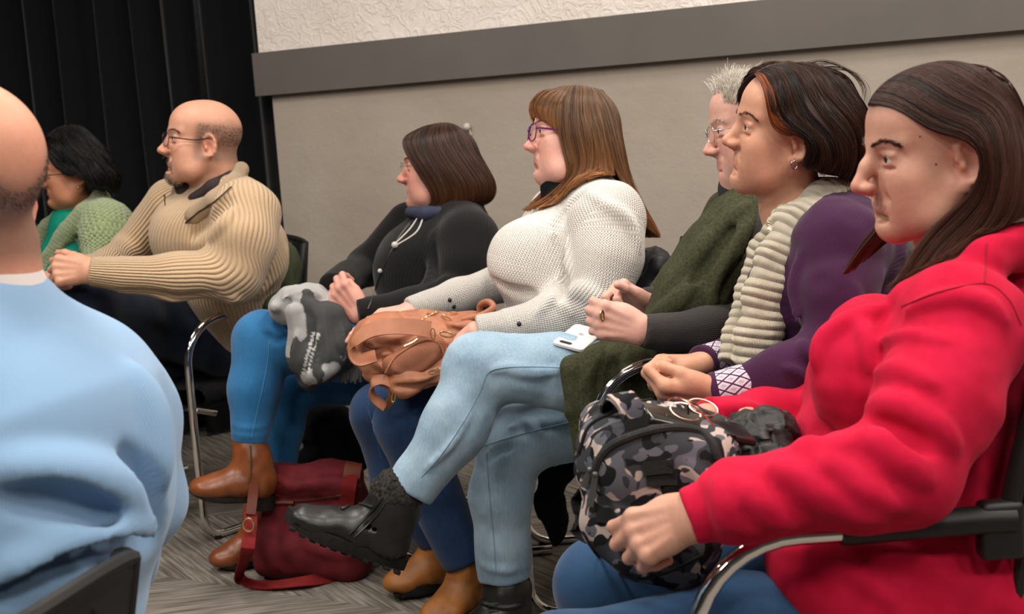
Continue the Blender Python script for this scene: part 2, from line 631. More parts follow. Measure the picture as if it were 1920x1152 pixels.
MT['skin'] = skin_mat('skin')
def hair_mat(name, c1, c2, c3=None, rough=.38):
    """c1..c2 strand to strand, c3 towards the tips"""
    t = NT(name, rough+.06, c1, 0, .26)
    r = t.attr('rnd', 'Fac')
    c = t.ramp(r, [(0.0, c1), (1.0, c2)])
    if c3:
        tt = t.attr('tip', 'Fac')
        c = t.mix(t.math('MULTIPLY', t.math('POWER', tt, 2.2), .85), c, c3)
    t.col(c)
    t.b.inputs['Anisotropic'].default_value = .3
    return t.m
# ------------------------------------------------------------------ heads
class Head:
    """pose of a head found from where its landmarks stand"""
    def __init__(s, lm, Y, sc=1.0, yaw=15, feat=None, roll0=0, pitch0=0, wsc=30., wyaw=.25):
        f = dict(nx=.118, nz=-.036, cx=.084, cz=-.108, jaw=0, hook=0, cheek=0, fat=0, lipx=0, noser=1.0, ear=1.0, brow=0, eyel=0, ex=-.014)
        f.update(feat or {})
        s.f = f; s.Y = Y
        s.L = dict(nose=(f['nx'], 0, f['nz']), chin=(f['cx']+.008, 0, f['cz']+.005), eye=(.079, .031, 0), ear=(f['ex']+.002, .078, -.012),
                   mouth=(.070, .025, -.068), glab=(.092, 0, .024), crown=(-.01, 0, .118), hairline=(.078, 0, .075), back=(-.11, 0, .03), lobe=(f['ex']+.009, .076, -.045))
        x = np.array([0.0, 0, yaw, pitch0, roll0, sc])
        k0 = list(lm)
        c = np.mean([lm[k] for k in k0], 0)
        x[0], x[1] = c[0]+40, c[1]
        pri = x.copy()
        w = np.array([0, 0, wyaw, .35, .8, wsc*10])
        keys = list(lm)
        def res(x):
            s.set(x)
            r = []
            for k in keys:
                q = proj(s.w(s.L[k]))
                r += [q[0]-lm[k][0], q[1]-lm[k][1]]
            return np.array(r+list(w*(x-pri)))
        for _ in range(25):
            r = res(x); J = np.zeros((len(r), 6))
            for i in range(6):
                e = np.zeros(6); e[i] = [.5, .5, .2, .2, .2, .002][i]
                J[:, i] = (res(x+e)-r)/e[i]
            x = x-np.linalg.lstsq(J, r, rcond=None)[0]*.8
        s.set(x)
        s.x = x
    def set(s, x):
        s.o = P(x[0], x[1], s.Y)
        a, p, r = np.radians(x[2:5])
        fw = np.array([-math.cos(a), -math.sin(a), 0]); lf = np.array([math.sin(a), -math.cos(a), 0]); up = np.array([0, 0, 1.0])
        fw2 = fw*math.cos(p)+up*math.sin(p); up2 = up*math.cos(p)-fw*math.sin(p)
        lf2 = lf*math.cos(r)+up2*math.sin(r); up3 = up2*math.cos(r)-lf*math.sin(r)
        s.M = np.stack([fw2, lf2, up3], 1)
        s.sc = x[5]
    def w(s, p):
        return s.M@(np.asarray(p, float)*s.sc)+s.o
    def ws(s, V): return (V*s.sc)@s.M.T+s.o
    def loc(s, p): return ((np.asarray(p)-s.o)@s.M)/s.sc
def head_sdf(f):
    S = SDF()
    fat, jaw = f['fat'], f['jaw']
    S.el((-.014, 0, .034), (.097, .073, .083), .01)
    S.el((.034, 0, .046), (.052, .060, .050), .03)
    S.el((.028, 0, -.030), (.058, .056+fat*.4, .080), .03)
    # jaw
    cx, cz = f['cx'], f['cz']
    for y in (1, -1):
        S.rc((-.002, y*(.050+fat), -.052), (.030, y*(.041+fat), -.082-jaw), .018+fat*.5, .018+fat*.5, .03)
        S.rc((.030, y*(.041+fat), -.082-jaw), (cx-.020, y*.012, cz+.006), .018+fat*.5, .017, .03)
        S.el((.052, y*.041, -.030), (.024, .020+fat*.5, .021), .03)
        S.el((.045, y*.038, -.062), (.026, .018+fat*.6, .026), .03)
    S.el((cx-.016, 0, cz+.012), (.019, .022, .017), .022)
    S.el((.058, 0, -.070), (.026+f['lipx'], .034, .030), .02)
    # brow ridge, bridge
    S.rc((.080+f['brow'], .012, .020), (.060, .046, .022), .010, .008, .014)
    S.rc((.080+f['brow'], -.012, .020), (.060, -.046, .022), .010, .008, .014)
    # sockets
    for y in (1, -1):
        S.el((.094, y*.031, -.001), (.021, .019, .0125), .014, sub=True)
    # nose
    nx, nz, nr = f['nx'], f['nz'], f['noser']
    hk = f['hook']
    S.rc((.079, 0, .016), (.088+hk+(nx-.118)*.5, 0, -.010), .0082*nr, .0090*nr, .014)
    S.rc((.088+hk+(nx-.118)*.5, 0, -.010), (nx-.0105*nr, 0, nz+.001), .0090*nr, .0098*nr, .012)
    for y in (1, -1):
        S.el((nx-.022, y*.0120*nr, nz-.002), (.0120, .0078, .0080), .006)
        S.el((nx-.018, y*.0072*nr, nz-.012), (.0060, .0034, .0040), .003, sub=True)
        S.rc((nx-.034, y*.021, nz-.012), (.070, y*.032, -.062), .002, .001, .014, sub=True)
    S.rc((nx-.020, 0, nz-.007), (nx-.030, 0, nz-.012), .0055, .005, .006)
    # eyelids
    for y in (1, -1):
        S.el((.0695, y*.031, -.0005), .0150, .004)
        S.rc((.0805, y*.020, .0085), (.0760, y*.044, .0060), .0045, .0035, .003)
        S.rc((.0850, y*.019, .0052), (.0790, y*.045, .0030), .0008, .0008, .002, sub=True)
        S.rc((.0800, y*.022, -.0085), (.0750, y*.042, -.0080), .003, .0025, .006)
        op = .0036+f['eyel']
        S.el((.088, y*.0315, -.0008), (.012, .0135, op), .0015, sub=True, rot=None)
    for y in (1, -1):
        S.rc((.0845, y*.017, -.0135), (.0750, y*.044, -.0125), .0012, .0010, .005, sub=True)
        S.rc((nx-.0315*nr, y*.0185*nr, nz+.003), (nx-.0300*nr, y*.0195*nr, nz-.009), .0012, .0012, .003, sub=True)
    # lips
    lx = .079+f['lipx']
    for y in (1, -1):
        S.rc((lx+.0015, y*.004, -.0635), (lx-.010, y*.022, -.0680), .0048, .0028, .004)
        S.rc((lx, 0, -.0735), (lx-.010, y*.020, -.0692), .0052, .0030, .004)
    sm = f.get('smile', 0)
    for y in (1, -1):
        S.rc((lx+.008, 0, -.0682), (lx-.006, y*.024, -.0686+sm), .0011, .0011, .002, sub=True)
        S.rc((lx-.006, y*.024, -.0686+sm), (lx-.016, y*.031, -.0684+sm*2), .0014, .001, .004, sub=True)
    S.el((lx+.004, 0, -.0855), (.010, .020, .006), .012, sub=True)
    # ears
    e = f['ear']
    for y in (1, -1):
        rot = Matrix.Rotation(math.radians(-y*30), 3, 'Z')@Matrix.Rotation(math.radians(8), 3, 'Y')
        R = np.array(rot)
        c = np.array([f['ex'], y*.0765, -.010])
        S.el(c, (.0175*e, .0055, .0315*e), .006, rot=R)
        # helix ridge
        pts = []
        for t in np.linspace(-100, 175, 10):
            a = math.radians(t)
            pts.append(c+R@np.array([-.0145*e*math.cos(a)+.001, y*.0045, .028*e*math.sin(a)+.001]))
        S.chain(pts, [.0042*e]*10, .003)
        S.el(c+R@np.array([.002, y*.0068, -.003])*1.0, (.0088*e, .0085, .0145*e), .004, rot=R, sub=True)
        S.el(c+R@np.array([-.004, y*.006, .013])*1.0, (.0065*e, .0045, .0085*e), .004, rot=R, sub=True)
        S.el(c+R@np.array([.012, y*.004, -.006]), (.005, .005, .007), .004, rot=R)
        S.el((f['ex']+.008, y*.0735, -.041*e), (.0085, .0055, .0095), .006)
    return S
def skin_cols(V, tone, lip, f, blush=.5, scalp=None, scalp_col=None):
    """complexion by place in head space: lips, cheeks, nose, ears, cropped hair"""
    C = np.tile(np.asarray(tone[:3], float), (len(V), 1))
    def g(c, r, a):
        return a*np.exp(-(((V-np.asarray(c))/np.asarray(r))**2).sum(1))
    red = np.array([.80, .30, .24])
    for y in (1, -1):
        w = g((.062, y*.045, -.035), (.03, .022, .022), .35*blush)+g((-.008, y*.078, -.01), (.02, .015, .035), .4*blush)
        C = C*(1-w[:, None])+C*red*1.25*w[:, None]
        w = np.clip(g((.083, y*.031, -.001), (.012, .018, .007), .5), 0, 1)
        C = C*(1-w[:, None]*.35)
    w = g((f['nx']-.008, 0, f['nz']), (.018, .02, .014), .55*blush)
    C = C*(1-w[:, None])+C*red*1.3*w[:, None]
    lx = .079+f['lipx']
    ax = np.abs(V[:, 1])/.025
    top = -.0605-.005*ax; bot = -.0785+.008*ax**2
    m = (V[:, 0] > lx-.016) & (ax < 1.02) & (V[:, 2] < top) & (V[:, 2] > bot)
    C[m] = C[m]*.5+np.asarray(lip[:3])*.5
    if scalp is not None:
        w = scalp(V)[:, None]
        C = C*(1-w)+np.asarray(scalp_col[:3])*w
    return C
def rodr(v, ax, ang):
    ax = nrm(ax)
    return v*math.cos(ang)+np.cross(ax, v)*math.sin(ang)+ax*(ax@v)*(1-math.cos(ang))
def hand(S, wrist, fwd, back, side, curl=(40, 45, 30), curls=None, thumb=(35, 25, 20, 20), sc=1.0, spread=4, forearm=None, N=None):
    """wrist point, fwd towards the knuckles, back = normal of the back of the hand, side=+1 when the thumb is at back x fwd"""
    fwd = nrm(fwd); back = nrm(np.asarray(back)-(np.asarray(back)@fwd)*fwd)
    ac = np.cross(back, fwd)*side
    wrist = np.asarray(wrist, float)
    w = lambda a, b, c: wrist+(fwd*a+ac*b+back*c)*sc
    ky = (.030, .010, -.011, -.029); kl = (.088, .092, .086, .077)
    # palm
    for i in range(4):
        S.rc(w(.004, ky[i]*.55, 0), w(kl[i]-.004, ky[i], .001), .0155*sc, .0118*sc, .013*sc)
        S.el(w(kl[i]-.002, ky[i], .0052), .0082*sc, .008*sc)
        S.rc(w(.030, ky[i]*.68, .0118), w(kl[i]-.008, ky[i], .0112), .0018*sc, .0030*sc, .007*sc)
    S.el(w(.045, 0, -.006), (.034*sc, .034*sc, .013*sc), .012*sc, rot=np.stack([fwd, ac, back], 1))
    S.el(w(.032, .026, -.008), (.028*sc, .016*sc, .015*sc), .014*sc, rot=np.stack([nrm(fwd+ac*.5), nrm(ac-fwd*.5), back], 1))
    seg = ((.043, .026, .021), (.047, .030, .022), (.043, .028, .021), (.034, .021, .019))
    rad = ((.0098, .0090, .0080, .0070), (.0100, .0092, .0082, .0071), (.0094, .0086, .0078, .0068), (.0083, .0075, .0068, .0060))
    tips = []
    for i in range(4):
        cu = (curls[i] if curls else curl)
        p = w(kl[i], ky[i], 0)
        d = rodr(fwd, back, side*math.radians(spread*(1.2-i)))
        a2 = nrm(np.cross(back, d))
        for j in range(3):
            d = rodr(d, a2, math.radians(cu[j]))
            q = p+d*seg[i][j]*sc
            S.rc(p, q, rad[i][j]*sc, rad[i][j+1]*sc, (.012 if j == 0 else .004)*sc)
            p = q
        tips.append((p, d))
    sp, op, b1, b2 = [math.radians(t) for t in thumb]
    d = nrm(fwd*math.cos(sp)+ac*math.sin(sp)*math.cos(op)-back*math.sin(sp)*math.sin(op))
    p = w(.020, .024, -.006)
    ax = nrm(np.cross(d, nrm(fwd*.7-back*.45-ac*.35)))
    for j, (L, r0, r1) in enumerate(((.042, .0145, .0115), (.033, .0112, .0105), (.027, .0105, .0080))):
        if j: d = rodr(d, ax, (b1, b2)[j-1])
        q = p+d*L*sc
        S.rc(p, q, r0*sc, r1*sc, (.012 if j == 0 else .004)*sc)
        p = q
    tips.append((p, d))
    # wrist and forearm
    if forearm is not None:
        e = nrm(np.asarray(forearm)-wrist)
        S.rc(w(-.004, 0, 0), wrist+e*.05, .0215*sc, .0245*sc, .02*sc, flat=(ac, 1.2))
    return tips
def build_body(parent, head, tone, lip, neck, hands=(), inner=None, blush=.5, scalp=None, scalp_col=None, h=.0026, hh=.0022, skull=None):
    """one skin mesh: head and neck, hands and wrists, and the trunk and limbs inside the clothes"""
    Vs, Qs, Cs = [], [], []
    n = 0
    S = head_sdf(head.f)
    q = [head.loc(p) for p in neck[0]]
    rs = [r/head.sc for r in neck[1]]
    S.chain(q, rs, .03)
    if skull: skull(S)
    lo, hi = S.bounds(.012)
    V, Q = polygonise(S, lo, hi, h)
    V = smooth(V, Q, 1, .4)
    C = skin_cols(V, tone, lip, head.f, blush, scalp, scalp_col)
    Vs.append(head.ws(V)); Qs.append(Q+n); n += len(V); Cs.append(C)
    for S in hands:
        lo, hi = S.bounds(.012)
        V, Q = polygonise(S, lo, hi, hh)
        C = np.tile(np.asarray(tone[:3]), (len(V), 1))
        if hasattr(S, 'tips'):
            for p, d in S.tips:
                w = np.exp(-(((V-p)**2).sum(1))/(.014**2))[:, None]*.30
                C = C*(1-w)+C*np.array([1.05, .62, .58])*w
        Vs.append(V); Qs.append(Q+n); n += len(V); Cs.append(C)
    if inner is not None:
        lo, hi = inner.bounds(.03)
        V, Q = polygonise(inner, lo, hi, .014)
        Vs.append(V); Qs.append(Q+n); n += len(V); Cs.append(np.tile(np.asarray(tone[:3]), (len(V), 1)))
    V = np.vstack(Vs); Q = np.vstack(Qs); C = np.vstack(Cs)
    C = np.hstack([C, np.ones((len(C), 1))])
    return mesh_np('body', V, Q, MT['skin'], parent, {'Col': ('FLOAT_COLOR', C)})
def add_eyes(parent, head, iris=None, look=(0, 0)):
    for y in (1, -1):
        b = MB()
        c = np.array([.0700, y*.031, -.0005])
        d = nrm((math.cos(math.radians(look[0]))*math.cos(math.radians(look[1])), math.sin(math.radians(look[0])), math.sin(math.radians(look[1]))))
        b.sphere(head.w(c), .0134*head.sc, 24)
        b.sphere(head.w(c+d*.0064), .0079*head.sc, 20, mi=1)
        b.sphere(head.w(c+d*.0110), .0036*head.sc, 14, mi=2)
        b.build('eye', [MT['eye_w'], iris or MT['iris'], MT['blackplastic']], parent)
def lashes(parent, head):
    op = .0036+head.f['eyel']
    for y in (1, -1):
        dy = np.linspace(-.0128, .0128, 16); dz = op*np.sqrt(np.maximum(0, 1-(dy/.0135)**2))-.0008
        x = .0695+np.sqrt(np.maximum(0, .0153**2-dy**2-dz**2))
        b = MB(); b.tube([head.w(p) for p in np.stack([x, y*(.031+dy), dz+.0003], 1)], .00075*head.sc*np.sin(np.linspace(.4, PI-.2, 16)), 5)
        b.build('eyelashes', MT['lash'], parent)
MT['lash'] = plain('lash_dark', srgb(34, 24, 20), .7)
def strands_mesh(name, paths, r, mat, parent, sides=3, rnd=None, taper=.55):
    """paths (N,M,3) -> one mesh of thin locks"""
    N, M, _ = paths.shape
    T = np.gradient(paths, axis=1); T /= np.linalg.norm(T, axis=2, keepdims=True)+1e-9
    ref = nrm(np.array([.31, .52, .79]))
    A = np.cross(T, ref); A /= np.linalg.norm(A, axis=2, keepdims=True)+1e-9
    Bn = np.cross(T, A)
    rr = np.broadcast_to(np.asarray(r, float).reshape(-1, 1), (N, 1))*np.linspace(1, 1-taper, M)[None]
    a = np.linspace(0, 2*PI, sides, endpoint=False)
    V = paths[:, :, None]+(np.cos(a)[None, None, :, None]*A[:, :, None]+np.sin(a)[None, None, :, None]*Bn[:, :, None])*rr[:, :, None, None]
    base = (np.arange(N)[:, None, None]*M+np.arange(M-1)[None, :, None])*sides
    j = np.arange(sides)[None, None]; j2 = (j+1) % sides
    Q = np.stack([base+j, base+j2, base+sides+j2, base+sides+j], -1).reshape(-1, 4)
    rnd = rng.random(N) if rnd is None else rnd
    R = np.repeat(rnd, M*sides)
    tp = np.tile(np.repeat(np.linspace(0, 1, M), sides), N)
    return V.reshape(-1, 3), Q, R, tp
def hair_obj(name, chunks, mat, parent):
    n = 0; V = []; Q = []; R = []; T = []
    for v, q, r, t in chunks:
        V.append(v); Q.append(q+n); R.append(r); T.append(t); n += len(v)
    return mesh_np(name, np.vstack(V), np.vstack(Q), mat, parent, {'rnd': ('FLOAT', np.concatenate(R)), 'tip': ('FLOAT', np.concatenate(T))})
def loft_hair(head, guides, n, r, mirror=True, Y=None, thick=.010, M=26, jit=.003, wave=0.0, clump=.006, wavel=2.0, shell=True, lift=0.0, frizz=0.0, close=False, obst=(), clear=.006, part=None, seal=True):
    """guides: [(px,py,w)...] from front to back; w metres towards the viewer from the middle plane of the head"""
    Y = Y or head.Y
    G = []
    for g in guides:
        q = head.loc(cr([P(p[0], p[1], Y-p[2]) for p in g], M))
        if part is not None:
            t = np.concatenate([[0], np.cumsum(np.linalg.norm(np.diff(q, axis=0), axis=1))])
            q[:, 1] += (part-q[0, 1])*np.clip(1-t/.04, 0, 1)
            if mirror and seal and g is guides[-1]: q[:, 1] = 0.0
        G.append(head.ws(q))
    sides = [np.array(G)]
    if mirror:
        L = head.loc(np.array(G).reshape(-1, 3)); L[:, 1] *= -1
        sides.append(head.ws(L).reshape(np.array(G).shape))
    out = []
    cen = head.w((-.01, 0, .02))
    for G in sides:
        k = len(G)
        U = 8*k
        dense = np.stack([cr(G[:, j], U) for j in range(M)], 1)        # (U,M,3)
        hs = head_sdf(head.f)
        fs = [(lambda q: hs(head.loc(q))*head.sc, clear)]+list(obst)
        flat = dense.reshape(-1, 3)
        for f_, cl in fs:                                # hair lies outside the scalp and on top of the clothes
            for _ in range(7):
                v = f_(flat)
                m_ = v < cl
                if not m_.any(): break
                q = flat[m_]; e = 1.5e-3
                v0 = v[m_]
                gr = np.stack([(f_(q+np.eye(3)[i]*e)-v0)/e for i in range(3)], 1)
                gr /= np.linalg.norm(gr, axis=1)[:, None]+1e-9
                flat[m_] = q+gr*np.minimum(cl-v0, .012)[:, None]
        dense = flat.reshape(dense.shape)
        for _ in range(2):
            dense[1:-1] = dense[1:-1]*.5+(dense[:-2]+dense[2:])*.25
            dense[:, 1:-1] = dense[:, 1:-1]*.5+(dense[:, :-2]+dense[:, 2:])*.25
        du = np.gradient(dense, axis=0); dv = np.gradient(dense, axis=1)
        Nn = np.cross(du, dv); Nn /= np.linalg.norm(Nn, axis=2, keepdims=True)+1e-9
        s = np.sign(((dense-cen)*Nn).sum(2, keepdims=True)); s[s == 0] = 1
        s = np.sign(s.sum())*np.ones_like(s) if False else s
        Nn = Nn*s
        rad_ = dense-cen; rad_ /= np.linalg.norm(rad_, axis=2, keepdims=True)
        Nn = Nn+.6*rad_; Nn /= np.linalg.norm(Nn, axis=2, keepdims=True)+1e-9
        if shell:
            t = (np.linspace(1, .0, M)[None, :, None]**.7*.88+.12)*thick
            top = dense-Nn*.0015; bot = dense-Nn*t-Nn*.001
            V = np.concatenate([top.reshape(-1, 3), bot.reshape(-1, 3)])
            i, j = np.meshgrid(np.arange(U-1), np.arange(M-1), indexing='ij')
            q = np.stack([i*M+j, (i+1)*M+j, (i+1)*M+j+1, i*M+j+1], -1).reshape(-1, 4)
            o = U*M
            Q = [q, q[:, ::-1]+o]
            for jj in (0, M-1):
                ii = np.arange(U-1)
                e = np.stack([ii*M+jj, (ii+1)*M+jj, (ii+1)*M+jj+o, ii*M+jj+o], -1)
                Q.append(e if jj else e[:, ::-1])
            for ii in (0, U-1):
                jj = np.arange(M-1)
                e = np.stack([ii*M+jj, ii*M+jj+1, ii*M+jj+1+o, ii*M+jj+o], -1)
                Q.append(e[:, ::-1] if ii else e)
            Rr = np.concatenate([np.tile((noise(np.stack([np.arange(U)*1.7, np.zeros(U), np.zeros(U)], 1))*.5+.4)[:, None], (1, M)).ravel()]*2)
            tp = np.tile(np.linspace(0, 1, M), 2*U)
            out.append((V, np.vstack(Q), Rr, tp))
        u = rng.random(n)*(U-1)
        i0 = np.clip(u.astype(int), 0, U-2); f = (u-i0)[:, None, None]
        path = dense[i0]*(1-f)+dense[i0+1]*f
        nn = Nn[i0]
        dd = du[i0]; dd = dd/(np.linalg.norm(dd, axis=2, keepdims=True)+1e-9)
        t = np.linspace(0, 1, M)[None, :, None]
        depth = (rng.random((n, 1, 1))*1.4-1.0)*jit
        path = path+nn*(depth+lift*t*(1-t)*4)
        cid = np.floor(u/(U-1)*28*max(1, k/5)).astype(int)
        crnd = np.random.default_rng(11).normal(size=(2000, 3))
        path = path+(dd*crnd[cid][:, None, 0:1]+nn*crnd[cid][:, None, 1:2]*.5)*clump*t**1.5
        path = path+rng.normal(size=(n, 1, 3))*jit*.45*t
        if wave:
            ph = crnd[cid][:, None, 2:3]*2+rng.normal(size=(n, 1, 1))*.5
            path = path+(dd*np.sin(t*2*PI*wavel+ph)+nn*np.cos(t*2*PI*wavel+ph)*.7)*wave*t**.7
        if frizz:
            path = path+np.cumsum(rng.normal(size=path.shape), 1)*frizz
        # random trimming of the length
        Lf = 1-rng.random(n)*.14
        tt = np.linspace(0, 1, M)[None]*Lf[:, None]*(M-1)
        a = np.clip(tt.astype(int), 0, M-2); ff = (tt-a)[..., None]
        path = np.take_along_axis(path, a[..., None].repeat(3, 2), 1)*(1-ff)+np.take_along_axis(path, (a+1)[..., None].repeat(3, 2), 1)*ff
        rnd = np.clip(.5+.28*crnd[cid][:, 0]+rng.normal(size=n)*.16, 0, 1)
        out.append(strands_mesh('h', path, r*(.6+.8*rng.random(n)), None, None, rnd=rnd))
    return out
def short_hair(head, n, mask, dirf, length, r, M=5, curl=.0, S=None, rs=0, rnd_=.22):
    """hairs rooted on the skull where mask(local point) allows; dirf gives their local direction"""
    f = S or head_sdf(head.f)
    g = np.random.default_rng(rs)
    d = g.normal(size=(n*4, 3)); d /= np.linalg.norm(d, axis=1)[:, None]
    c = np.array([-.01, 0, .01])
    t = np.full(len(d), .16)
    for _ in range(30):
        v = f(c+d*t[:, None]); t -= v*.8
    root = c+d*t[:, None]
    pr = mask(root)
    ok = g.random(len(root)) < pr
    root, d = root[ok][:n], d[ok][:n]
    k = len(root)
    dr = dirf(root, d)+g.normal(size=(k, 3))*rnd_
    dr /= np.linalg.norm(dr, axis=1)[:, None]
    L = length(root) if callable(length) else length
    L = np.broadcast_to(L, (k,))*(.7+.5*g.random(k))
    s = np.linspace(0, 1, M)[None, :, None]
    bend = g.normal(size=(k, 1, 3))*curl
    path = (root-d*.001)[:, None]+(dr[:, None]*s+bend*s*s+d[:, None]*.0)*L[:, None, None]
    path = head.ws(path.reshape(-1, 3)).reshape(k, M, 3)
    return strands_mesh('h', path, r*(.7+.6*g.random(k)), None, None)
def arc_hairs(head, pts, n, r, length, dirv, width=.003, M=4, both=True, rs=0):
    """hairs along a curve in head space (eyebrows, a beard's edge)"""
    g = np.random.default_rng(rs)
    out = []
    for sy in ((1, -1) if both else (1,)):
        p = cr(pts, 60)*np.array([1, sy, 1])
        i = g.random(n)*58
        a = i.astype(int); f = (i-a)[:, None]
        q = p[a]*(1-f)+p[a+1]*f+g.normal(size=(n, 3))*np.array([.0006, .001, width])
        tg = p[a+1]-p[a]; tg /= np.linalg.norm(tg, axis=1)[:, None]
        dr = np.asarray(dirv)*np.array([1, sy, 1])+tg*.9+g.normal(size=(n, 3))*.25
        dr /= np.linalg.norm(dr, axis=1)[:, None]
        s = np.linspace(0, 1, M)[None, :, None]
        path = q[:, None]+dr[:, None]*s*length
        out.append(strands_mesh('h', head.ws(path.reshape(-1, 3)).reshape(n, M, 3), np.full(n, r), None, None))
    return out
def brows(parent, head, mat, r=.0003, n=150):
    lashes(parent, head)
    pts = [(.0905, .010, .0185), (.087, .022, .0235), (.078, .036, .0255), (.064, .049, .019)]
    f = head_sdf(head.f)
    q = cr(pts, 8)
    for _ in range(12):
        e = 1e-3
        v = f(q)
        gr = np.stack([(f(q+np.eye(3)[i]*e)-v)/e for i in range(3)], 1)
        q = q-gr*v[:, None]*.8
    q = q+gr*.0006
    for c in arc_hairs(head, q, n, r, .0065, (.12, .5, .18), .0014):
        hair_obj('eyebrow', [c], mat, parent)
def glasses(parent, head, frame, w=.026, hgt=.018, cx=.096, cz=-.004, y0=.034, r=.0009, half=False, lens=True, rtemple=None, name='glasses', square=2.6, tempz=.006):
    b = MB()
    rt = rtemple or r
    for y in (1, -1):
        th = np.linspace(0, 2*PI, 36, endpoint=False)
        cs, sn = np.cos(th), np.sin(th)
        X = np.sign(cs)*np.abs(cs)**(2/square)*w; Z = np.sign(sn)*np.abs(sn)**(2/square)*hgt
        pts = np.stack([cx-.10*np.abs(X+ (y0-.0))**1.0*0-((X*1.0+.0)/w)*.004, y*(y0+X), cz+Z], 1)
        if half:
            k = th < PI+.01
            b.tube([head.w(p) for p in pts[k]], r*head.sc, 6)
        else:
            b.tube([head.w(p) for p in pts], r*head.sc, 6, closed=True)
        b.tube([head.w((cx-.004, y*(y0+w), cz+tempz)), head.w((cx-.012, y*(y0+w+.008), cz+tempz+.001)), head.w((.03, y*.0755, cz+tempz)), head.w((-.008, y*.0775, cz+tempz+.008)), head.w((-.022, y*.076, cz+tempz-.006)), head.w((-.026, y*.074, cz-.024))], rt*head.sc, 6, sm=24)
    b.tube([head.w((cx+.004, -(y0-w), cz+.004)), head.w((cx+.007, 0, cz+.008)), head.w((cx+.004, y0-w, cz+.004))], r*head.sc, 6, sm=8)
    o = b.build(name, frame, parent)
    if lens:
        for y in (1, -1):
            l = MB()
            th = np.linspace(0, 2*PI, 30, endpoint=False)
            cs, sn = np.cos(th), np.sin(th)
            X = np.sign(cs)*np.abs(cs)**(2/square)*w; Z = np.sign(sn)*np.abs(sn)**(2/square)*hgt
            pts = np.stack([cx-(X/w)*.004-.0005, y*(y0+X), cz+Z], 1)
            l.prism([head.w(p) for p in pts], head.M[:, 0], .001*head.sc)
            l.build('lens', MT['glass'], o)
    return o
def fold(S, base, pix, r=.008, k=.018, sink=.35, sub=False, taper=True):
    """a ridge (or crease) of cloth along pixels traced onto the garment"""
    pix = np.array(pix, float)
    p, ok = trace(base, pix[:, 0], pix[:, 1])
    p = cr(p[ok], max(4, 3*len(pix)))
    # never bridge from one limb to another standing behind it
    q = p-CAMP; dist = np.linalg.norm(q, axis=1)
    stop = np.nonzero(np.abs(np.diff(dist)) > .028)[0]
    if len(stop):
        parts_ = np.split(np.arange(len(p)), stop+1)
        p = p[max(parts_, key=len)]
    n = len(p)
    if n < 3: return
    vv = base(p)                                       # keep the resampled line on the surface
    p = p[np.abs(vv) < .02]; n = len(p)
    if n < 3: return
    rr = r*(np.sin(np.linspace(.15, PI-.15, n))**.6) if taper else np.full(n, r)
    d = nrm(CAMP-p.mean(0))
    p = p-d*(rr*sink)[:, None] if not sub else p+d*(rr*.3)[:, None]
    S.chain(list(p), list(rr), k, sub=sub)
def seam(parent, name, base, pix, r, mat, n=40, lift=.0005, sides=5, sm=True):
    pix = np.array(pix, float)
    if sm: pix = cr(pix, n)
    p, ok = trace(base, pix[:, 0], pix[:, 1])
    p = p[ok]
    d = CAMP-p; d /= np.linalg.norm(d, axis=1)[:, None]
    b = MB(); b.tube(p+d*lift, r, sides)
    return b.build(name, mat, parent)
# ------------------------------------------------------------------ the room
def structure(o):
    o['kind'] = 'structure'; return o
WD = nrm((-2.09, 1.0, 0))                     # the wall runs this way, away to the left
WP = np.array([0, 4.45, 0.0])                  # a point of the wall
WN = nrm((-1.0, -2.09, 0))                     # its face towards the room
def wall_at(px, py, off=0.0):
    d = cF+(px-W/2)/F*cR+(H_/2-py)/F*cU
    t = ((WP+WN*off-CAMP)@WN)/(d@WN)
    return CAMP+d*t
_l = wall_at(521, 300)
_s0 = (_l-WP)@WD
zb = wall_at(1200, 139-.0874*240)[2]-.02
zt = wall_at(960, 49)[2]
zb = wall_at(960, 139, .03)[2]; zt = wall_at(960, 49, .03)[2]
t = NT('grey_plaster', .85, srgb(150, 143, 133), 0, .2)
o_ = t.obj()
t.col(t.ramp(t.noise(o_, 3, 5), [(.3, srgb(160, 149, 138)), (.7, srgb(170, 160, 149))]))
t.bump(t.math('ADD', t.noise(o_, 9, 5, .6), t.math('MULTIPLY', t.noise(o_, 160, 3), .16)), .35, .012)
M_wall = t.m
t = NT('white_trowelled_plaster', .85, srgb(222, 214, 206), 0, .2)
o_ = t.obj()
t.col(t.ramp(t.noise(o_, 4, 4), [(.3, srgb(224, 214, 206)), (.7, srgb(236, 228, 221))]))
w_ = t.n('ShaderNodeTexNoise'); w_.inputs['Scale'].default_value = 16; w_.inputs['Detail'].default_value = 6; w_.inputs['Distortion'].default_value = 1.6
t.l(o_, w_.inputs['Vector'])
t.bump(t.ramp(w_.outputs[0], [(.42, (0, 0, 0, 1)), (.5, (1, 1, 1, 1)), (.62, (.3, .3, .3, 1))]), .5, .006)
M_wallup = t.m
M_rail = plain('grey_painted_board', srgb(98, 93, 90), .5, 0, .35, 5, .06, .12, 60)
def wall_slab(name, s0, s1, z0, z1, off, th, mat):
    a, b = WP+WD*s0, WP+WD*s1
    mb = MB()
    o = [a+WN*off, b+WN*off, b+WN*(off-th), a+WN*(off-th)]
    o = [np.array([q[0], q[1], z0]) for q in o]
    mb.prism(o, (0, 0, 1), z1-z0)
    return mb
s_r = -4.2
x = wall_slab('wall_back', s_r, _s0, 0, zt-.06, 0, .14, 0).build('wall_back', M_wall, sm=False); structure(x)
x = wall_slab('wall_back_upper', s_r, _s0+.035, zt-.06, 3.0, .012, .15, 0).build('wall_back_upper', M_wallup, sm=False); structure(x)
mb = wall_slab('trim_1', s_r, _s0+.055, zb, zt, .032, .04, 0)
x = mb.build('trim_1', M_rail, sm=False); structure(x)
